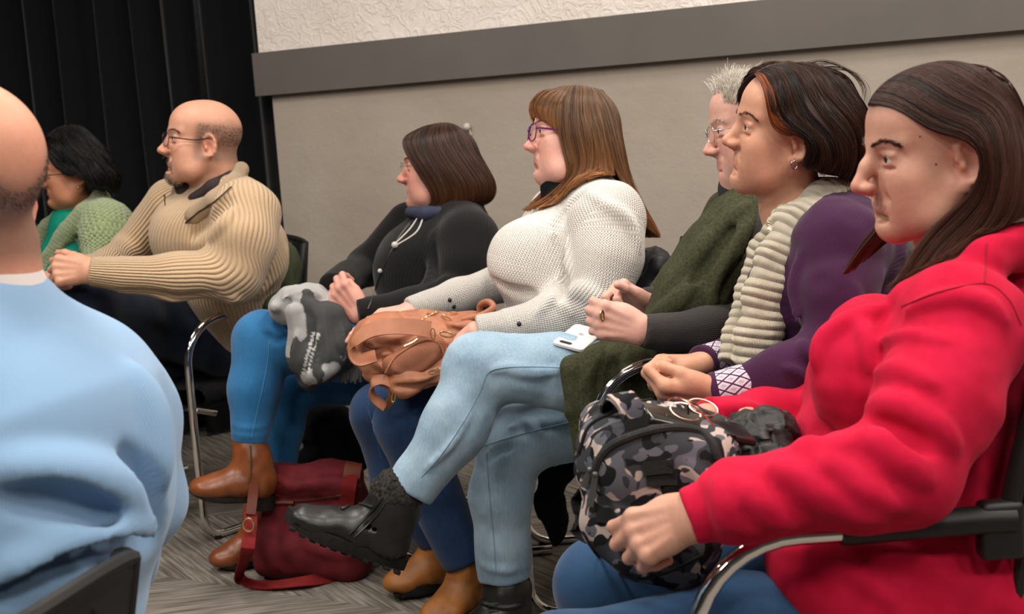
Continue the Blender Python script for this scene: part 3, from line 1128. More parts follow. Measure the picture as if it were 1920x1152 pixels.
# little white hook left on the wall
hk = MB(); hp = wall_at(878, 238, .002)
hk.sphere(hp+WN*.012, .014, 14); hk.tube([hp, hp+WN*.014], .009, 10); hk.tube([hp+WN*.008+np.array([.004, 0, -.008]), hp+WN*.006+np.array([.012, 0, -.03])], .004, 8)
tag(hk.build('wall_hook', plain('white_enamel', srgb(190, 182, 172), .5), None), 'small white plastic knob fixed to the grey wall behind the short brown hair', 'hook')
# floor
t = NT('striated_carpet_planks', .95, srgb(100, 96, 90), 0, .1)
o_ = t.obj()
mp = t.n('ShaderNodeMapping'); mp.inputs['Rotation'].default_value = (0, 0, math.radians(28)); t.l(o_, mp.inputs[0])
xx, yy, zz = t.sep(mp.outputs[0])
ck = t.math('GREATER_THAN', t.math('SINE', t.math('MULTIPLY', yy, PI/.50)), 0)
a1 = t.math('ADD', t.math('MULTIPLY', xx, .55), yy)
a2 = t.math('SUBTRACT', yy, t.math('MULTIPLY', xx, .75))
def streak(a, b):
    c = t.n('ShaderNodeCombineXYZ'); t.l(t.math('MULTIPLY', a, 95), c.inputs[0]); t.l(t.math('MULTIPLY', b, 5), c.inputs[1])
    return t.noise(c.outputs[0], 1, 3, .6)
n1 = streak(a1, xx); n2 = streak(a2, xx)
mx = t.n('ShaderNodeMix'); t.l(ck, mx.inputs[0]); t.l(n1, mx.inputs[2]); t.l(n2, mx.inputs[3])
t.col(t.ramp(mx.outputs[0], [(.34, srgb(84, 79, 73)), (.48, srgb(112, 106, 99)), (.66, srgb(146, 140, 132))]))
t.bump(t.math('ADD', mx.outputs[0], t.noise(o_, 500, 2)), .5, .003)
mb = MB(); mb.box((0, 3.0, -.05), (14, 12, .1))
structure(mb.build('floor', t.m, sm=False))
# the curtain across the opening beside the wall
t = NT('black_curtain_cloth', .95, srgb(17, 18, 21), 0, .08)
t.b.inputs['Sheen Weight'].default_value = .12
t.bump(t.noise(t.obj(), 600, 2), .3, .001)
def curtain():
    n = 1500
    s = np.linspace(0, 1, n)
    a = P(556, 330, 5.0); b = P(-420, 330, 5.7)
    a[2] = b[2] = 0
    g = np.random.default_rng(5)
    # pleats of uneven width
    ph = np.cumsum(2*PI*n**-1*(15+6*noise(np.stack([s*9, s*0, s*0], 1))))
    dep = .055+.02*noise(np.stack([s*6+4, s*0, s*0], 1))
    N_ = nrm((-(b-a)[1], (b-a)[0], 0)); N_ = N_ if N_[1] < 0 else -N_
    rows = []
    for z in np.linspace(.02, 3.0, 26):
        off = np.sin(ph+.35*np.sin(z*1.7+s*9))*dep*(.75+.12*z)+.012*np.sin(ph*2.3+z)
        p = a+(b-a)*s[:, None]+N_*off[:, None]
        p[:, 2] = z
        rows.append(p)
    V = np.stack(rows, 0).reshape(-1, 3)
    i, j = np.meshgrid(np.arange(25), np.arange(n-1), indexing='ij')
    q = np.stack([i*n+j, i*n+j+1, (i+1)*n+j+1, (i+1)*n+j], -1).reshape(-1, 4)
    o = mesh_np('curtain', V, q, t.m)
    sd = o.modifiers.new('thickness', 'SOLIDIFY'); sd.thickness = .004
    tag(o, 'floor-length black pleated curtain hanging left of the grey wall', 'curtain')
curtain()
# unseen sides of the room that give the light back
mb = MB(); mb.box((0, 1.5, 3.05), (14, 12, .1)); structure(mb.build('ceiling', plain('ceiling_grey', srgb(120, 118, 114), .9), sm=False))
mb = MB(); mb.box((0, -3.4, 1.5), (14, .1, 3)); structure(mb.build('wall_front', plain('dark_room_wall', srgb(70, 68, 66), .9), sm=False))
mb = MB(); mb.box((-6.0, 1.5, 1.5), (.1, 11, 3)); structure(mb.build('wall_left', plain('room_wall_grey', srgb(110, 106, 100), .9), sm=False))
mb = MB(); mb.box((5.0, 1.5, 1.5), (.1, 11, 3)); structure(mb.build('wall_right', plain('room_wall_grey', srgb(150, 145, 138), .9), sm=False))
# ------------------------------------------------------------------ who sits where: heads found from their landmarks
H_red = Head(dict(nose=(1614, 354), glab=(1630, 272), eye=(1672, 297), mouth=(1672, 386), chin=(1646, 430), ear=(1812, 306), lobe=(1800, 345)), 1.72, 1.05, 6,
             dict(nx=.124, nz=-.037, hook=.006, cx=.080, jaw=.004, fat=.004, noser=1.02, ear=1.12, lipx=-.003, ex=-.02), wyaw=2.5)
H_pur = Head(dict(nose=(1360, 265), glab=(1388, 214), eye=(1400, 238), mouth=(1390, 298), ear=(1497, 277), hairline=(1408, 160), chin=(1376, 336)), 2.20, 1.0, 4,
             dict(nx=.116, nz=-.033, cx=.078, lipx=-.002, fat=-.002), wyaw=2)
H_gry = Head(dict(nose=(1321, 286), glab=(1331, 233), eye=(1349, 245), mouth=(1364, 301), chin=(1353, 338), hairline=(1339, 185)), 2.70, 1.0, 18,
             dict(nx=.120, nz=-.038, smile=.006, cx=.080))
H_wht = Head(dict(nose=(986, 275), glab=(1003, 236), eye=(1017, 245), mouth=(1012, 298), chin=(1003, 326), crown=(1085, 168)), 3.10, 1.05, 12,
             dict(nx=.117, fat=.010, jaw=.008, cx=.078, noser=.95))
H_blk = Head(dict(nose=(748, 339), glab=(757, 302), eye=(770, 312), mouth=(768, 355), chin=(762, 377), crown=(826, 238)), 3.60, 1.02, 12,
             dict(nx=.120, fat=.006, jaw=.004))
H_man = Head(dict(nose=(296, 275), glab=(316, 243), eye=(331, 257), mouth=(322, 303), chin=(313, 333), ear=(402, 281), crown=(386, 192), back=(446, 250)), 3.80, 1.10, 20,
             dict(nx=.120, noser=1.04, fat=.006, ear=1.05), wyaw=2)
H_grn = Head(dict(eye=(92, 332), chin=(88, 383), ear=(151, 334), lobe=(143, 352), crown=(128, 242)), 4.30, 1.02, 20, dict(fat=.006))
SK = dict(red=srgb(196, 146, 124), pur=srgb(200, 146, 118), gry=srgb(214, 164, 148), wht=srgb(220, 164, 148), blk=srgb(204, 146, 130), man=srgb(204, 150, 124), grn=srgb(186, 124, 92), blu=srgb(214, 150, 122))
LIP = srgb(168, 96, 88)
# ------------------------------------------------------------------ clothing stuffs
K = {}
t = NT('red_fleece', .92, srgb(200, 16, 52), 0, .12)
t.b.inputs['Sheen Weight'].default_value = .08; t.b.inputs['Sheen Tint'].default_value = (1, .4, .5, 1)
t.b.inputs['Sheen Roughness'].default_value = .5
o_ = t.obj()
t.col(t.ramp(t.noise(o_, 30, 3), [(.3, srgb(178, 16, 50)), (.7, srgb(192, 24, 60))]))
t.bump(t.noise(o_, 700, 2), .25, .0008)
K['red'] = t.m
K['purple'] = knit('purple_wool', srgb(70, 32, 68), 260, 0, .0012, srgb(52, 22, 50), .12, strength=.35)
K['grey'] = knit('charcoal_wool', srgb(62, 59, 58), 220, 0, .0012, srgb(50, 47, 48), .1, strength=.55)
K['white'] = knit('white_knit', srgb(238, 233, 227), 190, 170, .0034, srgb(228, 222, 215), .3, stag=True, strength=1.0)
K['black'] = knit('black_wool', srgb(22, 22, 23), 120, 0, .0015, srgb(15, 15, 16), .12, strength=.4)
K['beige'] = knit('beige_ribbed_wool', srgb(204, 176, 142), 105, 0, .0045, srgb(190, 160, 126), .3, strength=1.0)
K['green'] = knit('pale_green_knit', srgb(160, 176, 132), 70, 75, .006, srgb(132, 150, 106), .4, stag=True, strength=1.0)
K['teal'] = plain('teal_cotton', srgb(6, 124, 104), .85, 0, .2, 40, .1)
K['blue'] = knit('pale_blue_fine_wool', srgb(138, 172, 206), 300, 0, .0007, srgb(128, 162, 197), .2, strength=.3)
K['jeans_light'] = denim('light_wash_denim', srgb(112, 142, 168), srgb(166, 190, 206))
K['jeans_mid'] = denim('blue_stretch_denim', srgb(26, 84, 134), srgb(48, 114, 164))
K['jeans_dark'] = denim('dark_blue_denim', srgb(18, 38, 70), srgb(38, 66, 104))
K['jeans_red'] = denim('blue_trouser_cloth', srgb(28, 60, 94), srgb(44, 78, 114))
K['navy'] = denim('navy_denim', srgb(14, 22, 38), srgb(26, 38, 58))
K['stitch_light'] = plain('pale_seam', srgb(120, 146, 168), .9)
K['stitch_dark'] = plain('seam_thread', srgb(60, 96, 134), .9)
YA = np.array([0, 1.0, 0])
def wr(a, f, s):           # cloth wrinkles: stretched noise along a direction
    a = np.asarray(a, float)
    return lambda p: s*noise(p*np.asarray(f)+a)
def rid(off, f, s):
    f = np.asarray(f, float)
    return lambda p: s*(np.abs(noise(p@f.T+off))-.25) if f.ndim == 2 else s*(np.abs(noise(p*f+off))-.25)
def seated_inner(chest, pelvis, sh, el_, wr_, neck, hips=None, knees=None, ank=None, t=.10):
    S = SDF()
    S.chain([pelvis, chest, neck], [t*.9, t, .05], .05, flat=(YA, 1.3))
    for a, b, c in zip(sh, el_, wr_):
        S.chain([chest*.3+a*.7, a, b, c], [.04, .036, .028, .020], .03)
    if knees is not None:
        for h, k_, a in zip(hips, knees, ank):
            S.chain([h, k_, a], [.065, .05, .035], .03)
    return S
hair_c = {
 'red': hair_mat('dark_brown_hair', srgb(34, 18, 14), srgb(70, 40, 31), srgb(80, 46, 32), .36),
 'pur': hair_mat('auburn_brown_hair', srgb(24, 13, 9), srgb(62, 34, 22), None, .4),
 'ginger': hair_mat('ginger_hair', srgb(96, 42, 18), srgb(150, 76, 36), None, .4),
 'gry': hair_mat('silver_hair', srgb(176, 168, 156), srgb(236, 230, 220), None, .4),
 'wht': hair_mat('light_brown_hair', srgb(56, 38, 28), srgb(114, 86, 64), srgb(158, 104, 60), .36),
 'blk': hair_mat('chestnut_hair', srgb(24, 14, 10), srgb(64, 40, 28), srgb(84, 50, 30), .34),
 'grn': hair_mat('black_hair', srgb(8, 7, 7), srgb(24, 20, 19), None, .4),
 'man': hair_mat('cropped_dark_hair', srgb(40, 32, 26), srgb(72, 60, 50), None, .6),
 'beard': hair_mat('greying_beard', srgb(50, 36, 30), srgb(160, 146, 136), None, .6),
}
# ================================================================== woman in the red hoodie
def red_woman():
    e = empty('person', (P(1720, 1100, 1.74)[0], 1.74, 0), 'woman in a bright red hoodie with long straight dark hair, holding the camouflage bag', 'person')
    H = H_red
    neck = ([P(1785, 380, 1.75), P(1805, 480, 1.76), P(1800, 560, 1.76)], [.056, .060, .07])
    shN, shF = P(1802, 608, 1.57), P(1700, 610, 1.92)
    elN, elF = P(1692, 884, 1.455), P(1520, 815, 1.93)
    wrN, wrF = P(1300, 968, 1.46), P(1325, 785, 1.80)
    chest, pelv = P(1715, 720, 1.74), P(1720, 1100, 1.74)
    # ---- hoodie
    S = SDF()
    S.chain([P(1700, 1120, 1.74), P(1690, 930, 1.74), P(1716, 735, 1.74), P(1812, 650, 1.75), P(1870, 540, 1.76)], [.150, .142, .130, .095, .060], .05, flat=(YA, 1.32), tag='t')
    for y in (1.64, 1.84):
        S.el(P(1622, 712, y), (.078, .078, .092), .05)
    S.el(P(1590, 880, 1.74), (.085, .12, .085), .05)
    S.el(P(1790, 600, 1.65), (.08, .10, .05), .05)
    S.rc(P(1810, 570, 1.64), shN, .050, .073, .05)
    S.sleeve([shN, P(1756, 750, 1.50), elN, P(1600, 906, 1.445), P(1480, 926, 1.45), P(1378, 945, 1.455), P(1352, 953, 1.457)], [.078, .074, .064, .055, .047, .046, .036], .03, tag='a')
    S.sleeve([P(1362, 948, 1.457), P(1292, 971, 1.46)], [.0375, .0345], .006, tag='a', wall=.003)
    S.sleeve([P(1640, 640, 1.90), P(1600, 730, 1.93), elF, P(1430, 790, 1.90), P(1322, 787, 1.80)], [.08, .068, .056, .046, .034], .03, tag='b')
    # hood lying on the shoulders
    S.chain([P(1790, 530, 1.60), P(1850, 490, 1.61), P(1908, 452, 1.66), P(1955, 440, 1.76), P(1930, 460, 1.90)], [.018, .028, .038, .045, .04], .014)
    S.chain([P(1640, 590, 1.66), P(1700, 562, 1.62), P(1790, 530, 1.60)], [.012, .016, .018], .02)
    base = SDF(); base.ops = list(S.ops)
    # folds at the elbow, forearm, armpit and waist
    for pts, r in (([(1457, 880), (1500, 900), (1560, 940), (1650, 968)], .015), ([(1612, 826), (1650, 836), (1700, 872), (1738, 905)], .015),
                   ([(1636, 762), (1690, 768), (1750, 796), (1790, 840)], .013), ([(1352, 905), (1362, 940), (1366, 985)], .010), ([(1380, 905), (1420, 940), (1480, 985)], .009),
                   ([(1520, 862), (1570, 880), (1630, 925), (1690, 950)], .011), ([(1640, 700), (1690, 696), (1750, 720)], .009), ([(1650, 640), (1700, 628), (1770, 640)], .007),
                   ([(1690, 590), (1760, 560), (1830, 560), (1880, 600)], .008), ([(1530, 690), (1545, 640), (1600, 600), (1660, 580)], .012), ([(1610, 600), (1630, 640), (1632, 700)], .010),
                   ([(1498, 780), (1512, 800), (1518, 850), (1512, 885)], .016), ([(1560, 812), (1572, 840), (1560, 880)], .009), ([(1350, 768), (1400, 770), (1440, 790)], .008)):
        fold(S, base, pts, r, .016)
    for pts, r in (([(1528, 800), (1570, 812), (1612, 806)], .007), ([(1640, 790), (1690, 812), (1740, 850)], .006)):
        fold(S, base, pts, r, .016, sub=True)
    S.disp = [wr((3, 1, 2), (9, 9, 13), .005), wr((0, 5, 1), (20, 20, 42), .0026)]
    g = garment('hoodie', S, .005, K['red'], e)
    dk = plain('red_seam', srgb(150, 10, 38), .9)
    seam(g, 'seam', S, [(1850, 456), (1848, 490), (1846, 530)], .0011, dk, 20)
    seam(g, 'seam', S, [(1690, 575), (1760, 548), (1846, 532), (1890, 560), (1915, 610)], .0011, dk, 40)
    # hem of the hoodie over the lap
    hm = SDF()
    hm.chain([P(1560, 1030, 1.60), P(1700, 1030, 1.62), P(1850, 1040, 1.66)], [.075, .11, .12], .05)
    hm.chain([P(1500, 1010, 1.66), P(1560, 1090, 1.55), P(1640, 1180, 1.52)], [.05, .06, .07], .05)
    hm.chain([P(1640, 1180, 1.56), P(1840, 1120, 1.60), P(1870, 1090, 1.68)], [.09, .10, .09], .05)
    hm.disp = [wr((7, 1, 2), (7, 12, 13), .008), wr((0, 5, 1), (24, 24, 30), .003)]
    b2 = SDF(); b2.ops = list(hm.ops)
    for pts, r in (([(1430, 1040), (1500, 1060), (1560, 1120), (1590, 1150)], .010), ([(1480, 1030), (1580, 1060), (1680, 1140)], .009), ([(1600, 1030), (1720, 1060), (1820, 1110)], .008)):
        fold(hm, b2, pts, r, .016)
    garment('hoodie_hem', hm, .006, K['red'], e)
    # ---- jeans
    J = SDF()
    kF, kN = P(1128, 1100, 1.88), P(1062, 1262, 1.52)
    J.chain([P(1700, 1150, 1.86), P(1400, 1110, 1.88), kF, kF*[1, 1, 0]+[.01, 0, .09]], [.10, .086, .071, .045], .03, tag='l')
    J.chain([P(1680, 1200, 1.60), P(1400, 1205, 1.56), kN, kN*[1, 1, 0]+[.01, 0, .09]], [.10, .088, .072, .045], .03, tag='m')
    J.rc(P(1710, 1130, 1.60), P(1710, 1110, 1.88), .11, .11, .05)
    J.disp = [wr((1, 1, 8), (12, 12, 12), .004)]
    garment('jeans', J, .007, K['jeans_red'], e)
    hN = SDF()
    hN.tips = hand(hN, P(1298, 970, 1.46), (-.78, .42, -.42), (-.36, -.72, .50), -1, curls=((18, 84, 45), (26, 82, 45), (34, 80, 45), (42, 78, 40)), thumb=(34, 60, 15, 15), sc=.94, spread=4, forearm=P(1400, 940, 1.46))
    hF = SDF()
    hF.tips = hand(hF, P(1322, 787, 1.80), (-.9, -.30, -.25), (-.1, .35, .9), 1, curl=(30, 35, 20), sc=.95, forearm=P(1430, 795, 1.88))
    inner = seated_inner(chest, pelv, (shN, shF), (elN, elF), (wrN+[.05, 0, 0], wrF+[.05, 0, 0]), P(1800, 560, 1.75), (P(1690, 1180, 1.62), P(1690, 1140, 1.86)), (kN, kF), (kN*[1, 1, 0]+[.01, 0, .06], kF*[1, 1, 0]+[.01, 0, .06]))
    def scalp(p):
        return .9/(1+np.exp(-(p[:, 2]-.072+.35*np.clip(-p[:, 0]+.045, 0, .2))/.004))*(p[:, 2] > .0)
    build_body(e, H, SK['red'], srgb(150, 92, 84), neck, (hN, hF), inner, .5, scalp, srgb(52, 34, 28))
    add_eyes(e, H, look=(4, 3))
    brows(e, H, hair_c['red'], .0003, 220)
    g = [[(1655, 204, .02), (1692, 210, .05), (1740, 244, .074), (1784, 256, .084), (1826, 268, .092), (1842, 310, .092), (1818, 368, .086), (1765, 412, .078), (1718, 462, .078), (1692, 505, .085), (1667, 553, .09)],
         [(1664, 182, 0), (1712, 192, .045), (1765, 225, .078), (1822, 252, .093), (1852, 305, .097), (1838, 378, .093), (1788, 430, .086), (1735, 482, .088), (1705, 520, .09), (1680, 553, .092)],
         [(1690, 158, -.01), (1745, 165, .035), (1800, 205, .080), (1842, 265, .098), (1862, 340, .102), (1856, 395, .1), (1812, 445, .095), (1762, 490, .095), (1726, 522, .097), (1700, 545, .097)],
         [(1725, 140, -.015), (1785, 145, .03), (1838, 190, .075), (1876, 270, .096), (1888, 350, .104), (1880, 400, .105), (1848, 436, .10), (1806, 466, .10), (1770, 492, .10)],
         [(1765, 126, -.015), (1825, 134, .02), (1880, 190, .065), (1908, 280, .088), (1916, 360, .098), (1908, 404, .10), (1880, 430, .10), (1850, 448, .10)],
         [(1805, 121, -.02), (1868, 144, 0), (1910, 210, .03), (1936, 310, .05), (1944, 390, .06), (1935, 430, .07)],
         [(1840, 126, -.02), (1890, 152, -.01), (1935, 230, .0), (1958, 330, .0), (1962, 400, .01), (1955, 440, .03)]]
    ch = loft_hair(H, g, 5200, .0005, thick=.010, jit=.0030, clump=.0030, wave=.0012, obst=[(base, .005)], part=0.0)
    # a few loose hairs over the shoulder
    hair_obj('hair', ch, hair_c['red'], e)
    Hs = head_sdf(H.f)
    for px, py, r in ((1755, 308, .0016), (1725, 256, .0013)):
        p, ok = trace(lambda q: Hs(H.loc(q))*H.sc, np.array([px]), np.array([py]), 1.4)
        mole = MB(); mole.sphere(p[0], r, 10)
        mole.build('mole', plain('mole', srgb(96, 58, 44), .6), e)
    return e
# ================================================================== woman in the purple cardigan
def purple_woman():
    e = empty('person', (P(1500, 800, 2.22)[0], 2.22, 0), 'woman in a purple wool cardigan and cream knitted scarf, short auburn hair', 'person')
    H = H_pur
    neck = ([P(1478, 315, 2.21), P(1485, 390, 2.22), P(1500, 430, 2.22)], [.050, .052, .06])
    shN, shF = P(1572, 462, 2.06), P(1490, 455, 2.40)
    elN, elF = P(1562, 655, 1.97), P(1430, 650, 2.42)
    chest, pelv = P(1535, 560, 2.22), P(1530, 800, 2.22)
    S = SDF()
    S.chain([pelv, P(1530, 690, 2.22), chest, P(1545, 465, 2.22), P(1520, 395, 2.22)], [.145, .125, .118, .092, .058], .04, flat=(YA, 1.38), tag='t')
    S.el(P(1470, 560, 2.13), (.07, .07, .08), .05)
    S.rc(P(1560, 395, 2.20), P(1622, 455, 2.12), .052, .062, .05)
    S.el(P(1600, 520, 2.16), (.075, .09, .12), .05)
    S.sleeve([P(1560, 450, 2.14), shN, P(1568, 560, 2.01), elN, P(1480, 700, 1.96), P(1384, 728, 1.97)], [.06, .070, .062, .052, .045, .036], .03, tag='a')
    S.sleeve([shF, elF, P(1345, 676, 2.27)], [.06, .045, .034], .03, tag='b')
    base = SDF(); base.ops = list(S.ops)
    for pts, r in (([(1500, 640), (1520, 665), (1560, 690)], .009), ([(1470, 690), (1500, 700), (1530, 735)], .008), ([(1600, 540), (1610, 600), (1590, 660)], .008), ([(1500, 480), (1490, 560), (1495, 620)], .009)):
        fold(S, base, pts, r, .014)
    S.disp = [wr((3, 4, 2), (11, 11, 14), .006), wr((0, 5, 1), (28, 28, 40), .003)]
    g = garment('cardigan', S, .005, K['purple'], e)
    # patterned cuffs
    t = NT('fair_isle_cuff', .92, srgb(200, 188, 196), 0, .1)
    x, y, z = t.sep(t.attr('lim'))
    # lattice of diamonds, white on purple
    def tri(v, fq):
        return t.math('PINGPONG', t.math('MULTIPLY', v, fq), .5)
    a_ = tri(x, 34.0); b_ = tri(y, 34.0)
    dsum = t.math('ADD', a_, b_)
    line = t.math('LESS_THAN', t.math('ABSOLUTE', t.math('SUBTRACT', dsum, .5)), .085)
    dot = t.math('GREATER_THAN', t.math('MULTIPLY', t.math('SINE', t.math('MULTIPLY', x, 1500)), t.math('SINE', t.math('MULTIPLY', y, 1500))), .25)
    near = t.math('LESS_THAN', t.math('ABSOLUTE', t.math('SUBTRACT', dsum, .5)), .30)
    pat = t.math('MAXIMUM', line, t.math('MULTIPLY', dot, t.math('SUBTRACT', 1.0, near)))
    t.col(t.mix(pat, srgb(206, 196, 204), srgb(74, 38, 82)))
    t.bump(t.noise(t.obj(), 500, 2), .5, .001)
    edge = K['purple']
    for pts, rs in (([P(1392, 726, 1.969), P(1340, 738, 1.975)], [.0375, .0345]), ([P(1362, 672, 2.29), P(1316, 682, 2.24)], [.0375, .034])):
        C = SDF(); C.sleeve(pts, rs, .005, tag='c', wall=.003)
        garment('patterned_cuff', C, .003, t.m, g)
        d = nrm(pts[1]-pts[0])
        C = SDF(); C.sleeve([pts[1]-d*.003, pts[1]+d*.005], [rs[1]+.001, rs[1]+.0005], .003, tag='c', wall=.003, hollow=.02)
        garment('cuff_edge', C, .0025, edge, g)
    # trousers
    J = SDF()
    kN, kF = P(1205, 880, 2.12), P(1205, 850, 2.36)
    for hp, kn in ((P(1520, 820, 2.10), kN), (P(1520, 815, 2.34), kF)):
        J.chain([hp, kn, kn*[1, 1, 0]+[.02, 0, .09]], [.095, .066, .045], .03, tag='l')
    J.rc(P(1530, 820, 2.10), P(1530, 815, 2.34), .11, .11, .05)
    garment('trousers', J, .009, K['navy'], e)
    hN = SDF()
    hN.tips = hand(hN, P(1338, 739, 1.975), (-1, .05, .04), (-.15, -.70, -.68), -1, curls=((50, 85, 50), (58, 85, 45), (62, 80, 40), (64, 75, 40)), thumb=(28, 38, 25, 45), sc=.93, forearm=P(1440, 712, 1.97))
    hF = SDF()
    hF.tips = hand(hF, P(1318, 682, 2.24), (-1, -.15, .12), (-.15, .10, .98), 1, curls=((72, 85, 45), (78, 80, 45), (80, 75, 40), (80, 70, 40)), thumb=(20, 40, 20, 30), sc=.95, forearm=P(1400, 660, 2.36))
    inner = seated_inner(chest, pelv, (shN, shF), (elN, elF), (P(1360, 734, 1.972), P(1335, 680, 2.25)), P(1500, 430, 2.22), (P(1520, 820, 2.10), P(1520, 815, 2.34)), (kN, kF), (kN*[1, 1, 0]+[.02, 0, .06], kF*[1, 1, 0]+[.02, 0, .06]), t=.09)
    def scalp(p):
        return .9/(1+np.exp(-(p[:, 2]-.082+.4*np.clip(-p[:, 0]+.04, 0, .2))/.004))*(p[:, 2] > .0)
    build_body(e, H, SK['pur'], srgb(176, 104, 88), neck, (hN, hF), inner, .35, scalp, srgb(60, 34, 24))
    add_eyes(e, H, look=(2, 3))
    brows(e, H, hair_c['pur'], .0003, 110)
    g = [[(1424, 152, .0), (1443, 168, .045), (1450, 205, .070), (1462, 234, .078), (1486, 247, .086), (1510, 260, .091), (1516, 288, .089), (1502, 312, .083)],
         [(1440, 143, 0), (1470, 155, .05), (1482, 200, .080), (1500, 235, .092), (1526, 262, .097), (1532, 292, .095), (1520, 320, .088)],
         [(1462, 136, 0), (1500, 148, .05), (1520, 195, .085), (1545, 235, .097), (1562, 270, .101), (1562, 302, .1), (1546, 328, .09)],
         [(1484, 130, 0), (1535, 143, .035), (1565, 188, .078), (1588, 225, .092), (1598, 262, .096), (1596, 302, .092), (1580, 334, .082)],
         [(1506, 124, -.01), (1565, 142, .01), (1598, 180, .045), (1616, 215, .058), (1624, 257, .064), (1614, 302, .06), (1602, 344, .05)],
         [(1530, 121, -.02), (1582, 142, -.01), (1612, 185, 0), (1628, 222, 0), (1638, 255, 0), (1622, 300, 0), (1610, 340, 0)]]
    ch = loft_hair(H, g, 3600, .0006, thick=.014, jit=.004, clump=.007, wave=.0050, wavel=1.3, frizz=.0002, part=.0)
    top = [[(1440, 146, .01), (1420, 142, -.015), (1400, 152, -.045), (1389, 178, -.055), (1388, 200, -.06)],
           [(1470, 138, .01), (1440, 126, -.02), (1412, 132, -.055), (1398, 155, -.07), (1400, 185, -.08)],
           [(1505, 130, .01), (1475, 118, -.02), (1440, 122, -.06), (1420, 145, -.08), (1420, 180, -.09)],
           [(1530, 126, .0), (1530, 119, -.03), (1510, 128, -.07), (1500, 155, -.09), (1500, 200, -.095)]]
    ch += loft_hair(H, top, 1500, .0006, mirror=False, thick=.010, jit=.004, clump=.006, wave=.003)
    fl = [[(1590, 190, .03), (1610, 215, .03), (1622, 228, .02), (1634, 236, .01)], [(1600, 200, .0), (1614, 225, .0), (1628, 240, 0), (1634, 262, -.01)]]
    ch += loft_hair(H, fl, 160, .0006, mirror=False, jit=.006, clump=.008, shell=False)
    fly = [[(1500, 122, 0), (1540, 112, .0), (1585, 128, 0), (1618, 160, 0), (1622, 190, 0)], [(1560, 128, 0), (1600, 135, 0), (1626, 165, 0), (1615, 200, 0)]]
    ch += loft_hair(H, fly, 26, .0004, mirror=False, jit=.006, clump=.012, shell=False)
    hair_obj('hair', ch, hair_c['pur'], e)
    gi = [[(1424, 152, .012), (1436, 172, .052), (1441, 205, .070), (1452, 236, .077), (1478, 252, .083), (1492, 252, .084)],
          [(1436, 150, .02), (1450, 175, .06), (1456, 210, .078), (1468, 236, .085), (1490, 246, .088), (1502, 252, .088)]]
    hair_obj('temple_hair', loft_hair(H, gi, 700, .00055, mirror=False, thick=.004, jit=.003, clump=.003), hair_c['ginger'], e)
    # earring
    b = MB(); p = H.w((H.f['ex']+.009, .080, -.049))
    th = np.linspace(0, 2*PI, 20, endpoint=False)
    b.tube(p+np.stack([.006*np.cos(th), .002*np.cos(th), .007*np.sin(th)], 1), .0011, 6, closed=True)
    b.sphere(p+[0, -.001, .006], .0022, 10)
    b.build('earring', MT['lens_rim_silver'], e)
    # scarf: two ribbed bands hanging in front, one round the neck
    t = NT('cream_purl_scarf', .95, srgb(214, 198, 168), 0, .1)
    x, y, z = t.sep(t.attr('lim'))
    t.b.inputs['Sheen Weight'].default_value = .3
    hgt = t.math('ABSOLUTE', t.math('SINE', t.math('MULTIPLY', x, PI*62)))
    fine = t.math('SINE', t.math('MULTIPLY', y, 2*PI*230))
    t.bump(t.math('ADD', hgt, t.math('MULTIPLY', fine, .18)), 1.0, .006)
    t.col(t.mix(t.noise(t.obj(), 60, 3), srgb(238, 228, 206), srgb(222, 208, 180)))
    S2 = SDF()
    fl = (np.array([1.0, 0, .3]), 1.5)
    ctr = [P(1590, 358, 2.24), P(1545, 366, 2.16), P(1500, 405, 2.125), P(1462, 470, 2.10), P(1437, 545, 2.085), P(1425, 620, 2.075), P(1422, 688, 2.07)]
    S2.sleeve(ctr, [.020, .024, .024, .023, .024, .026, .028], .02, tag='s', flat=fl)
    S2.sleeve([P(1470, 400, 2.14), P(1432, 460, 2.16), P(1410, 540, 2.15), P(1390, 620, 2.12), P(1380, 680, 2.10)], [.016, .017, .018, .020, .022], .012, tag='q', flat=fl)
    S2.chain([P(1590, 358, 2.24), P(1600, 362, 2.32), P(1540, 370, 2.36), P(1480, 395, 2.30), P(1470, 420, 2.2)], [.026, .028, .026, .022, .02], .02, tag='r')
    # ribs stand proud across the band
    def ribs(p):
        uv = limb_uv(S2, p)
        return -.0020*np.abs(np.sin(uv[:, 0]*PI*62))**.6*(.75+.5*(np.sin(uv[:, 1]*95) > -.2))+.0012+.003*noise(p*14)
    S2.disp = [ribs]
    o = garment('scarf', S2, .0030, t.m, e, it=0)
    return e
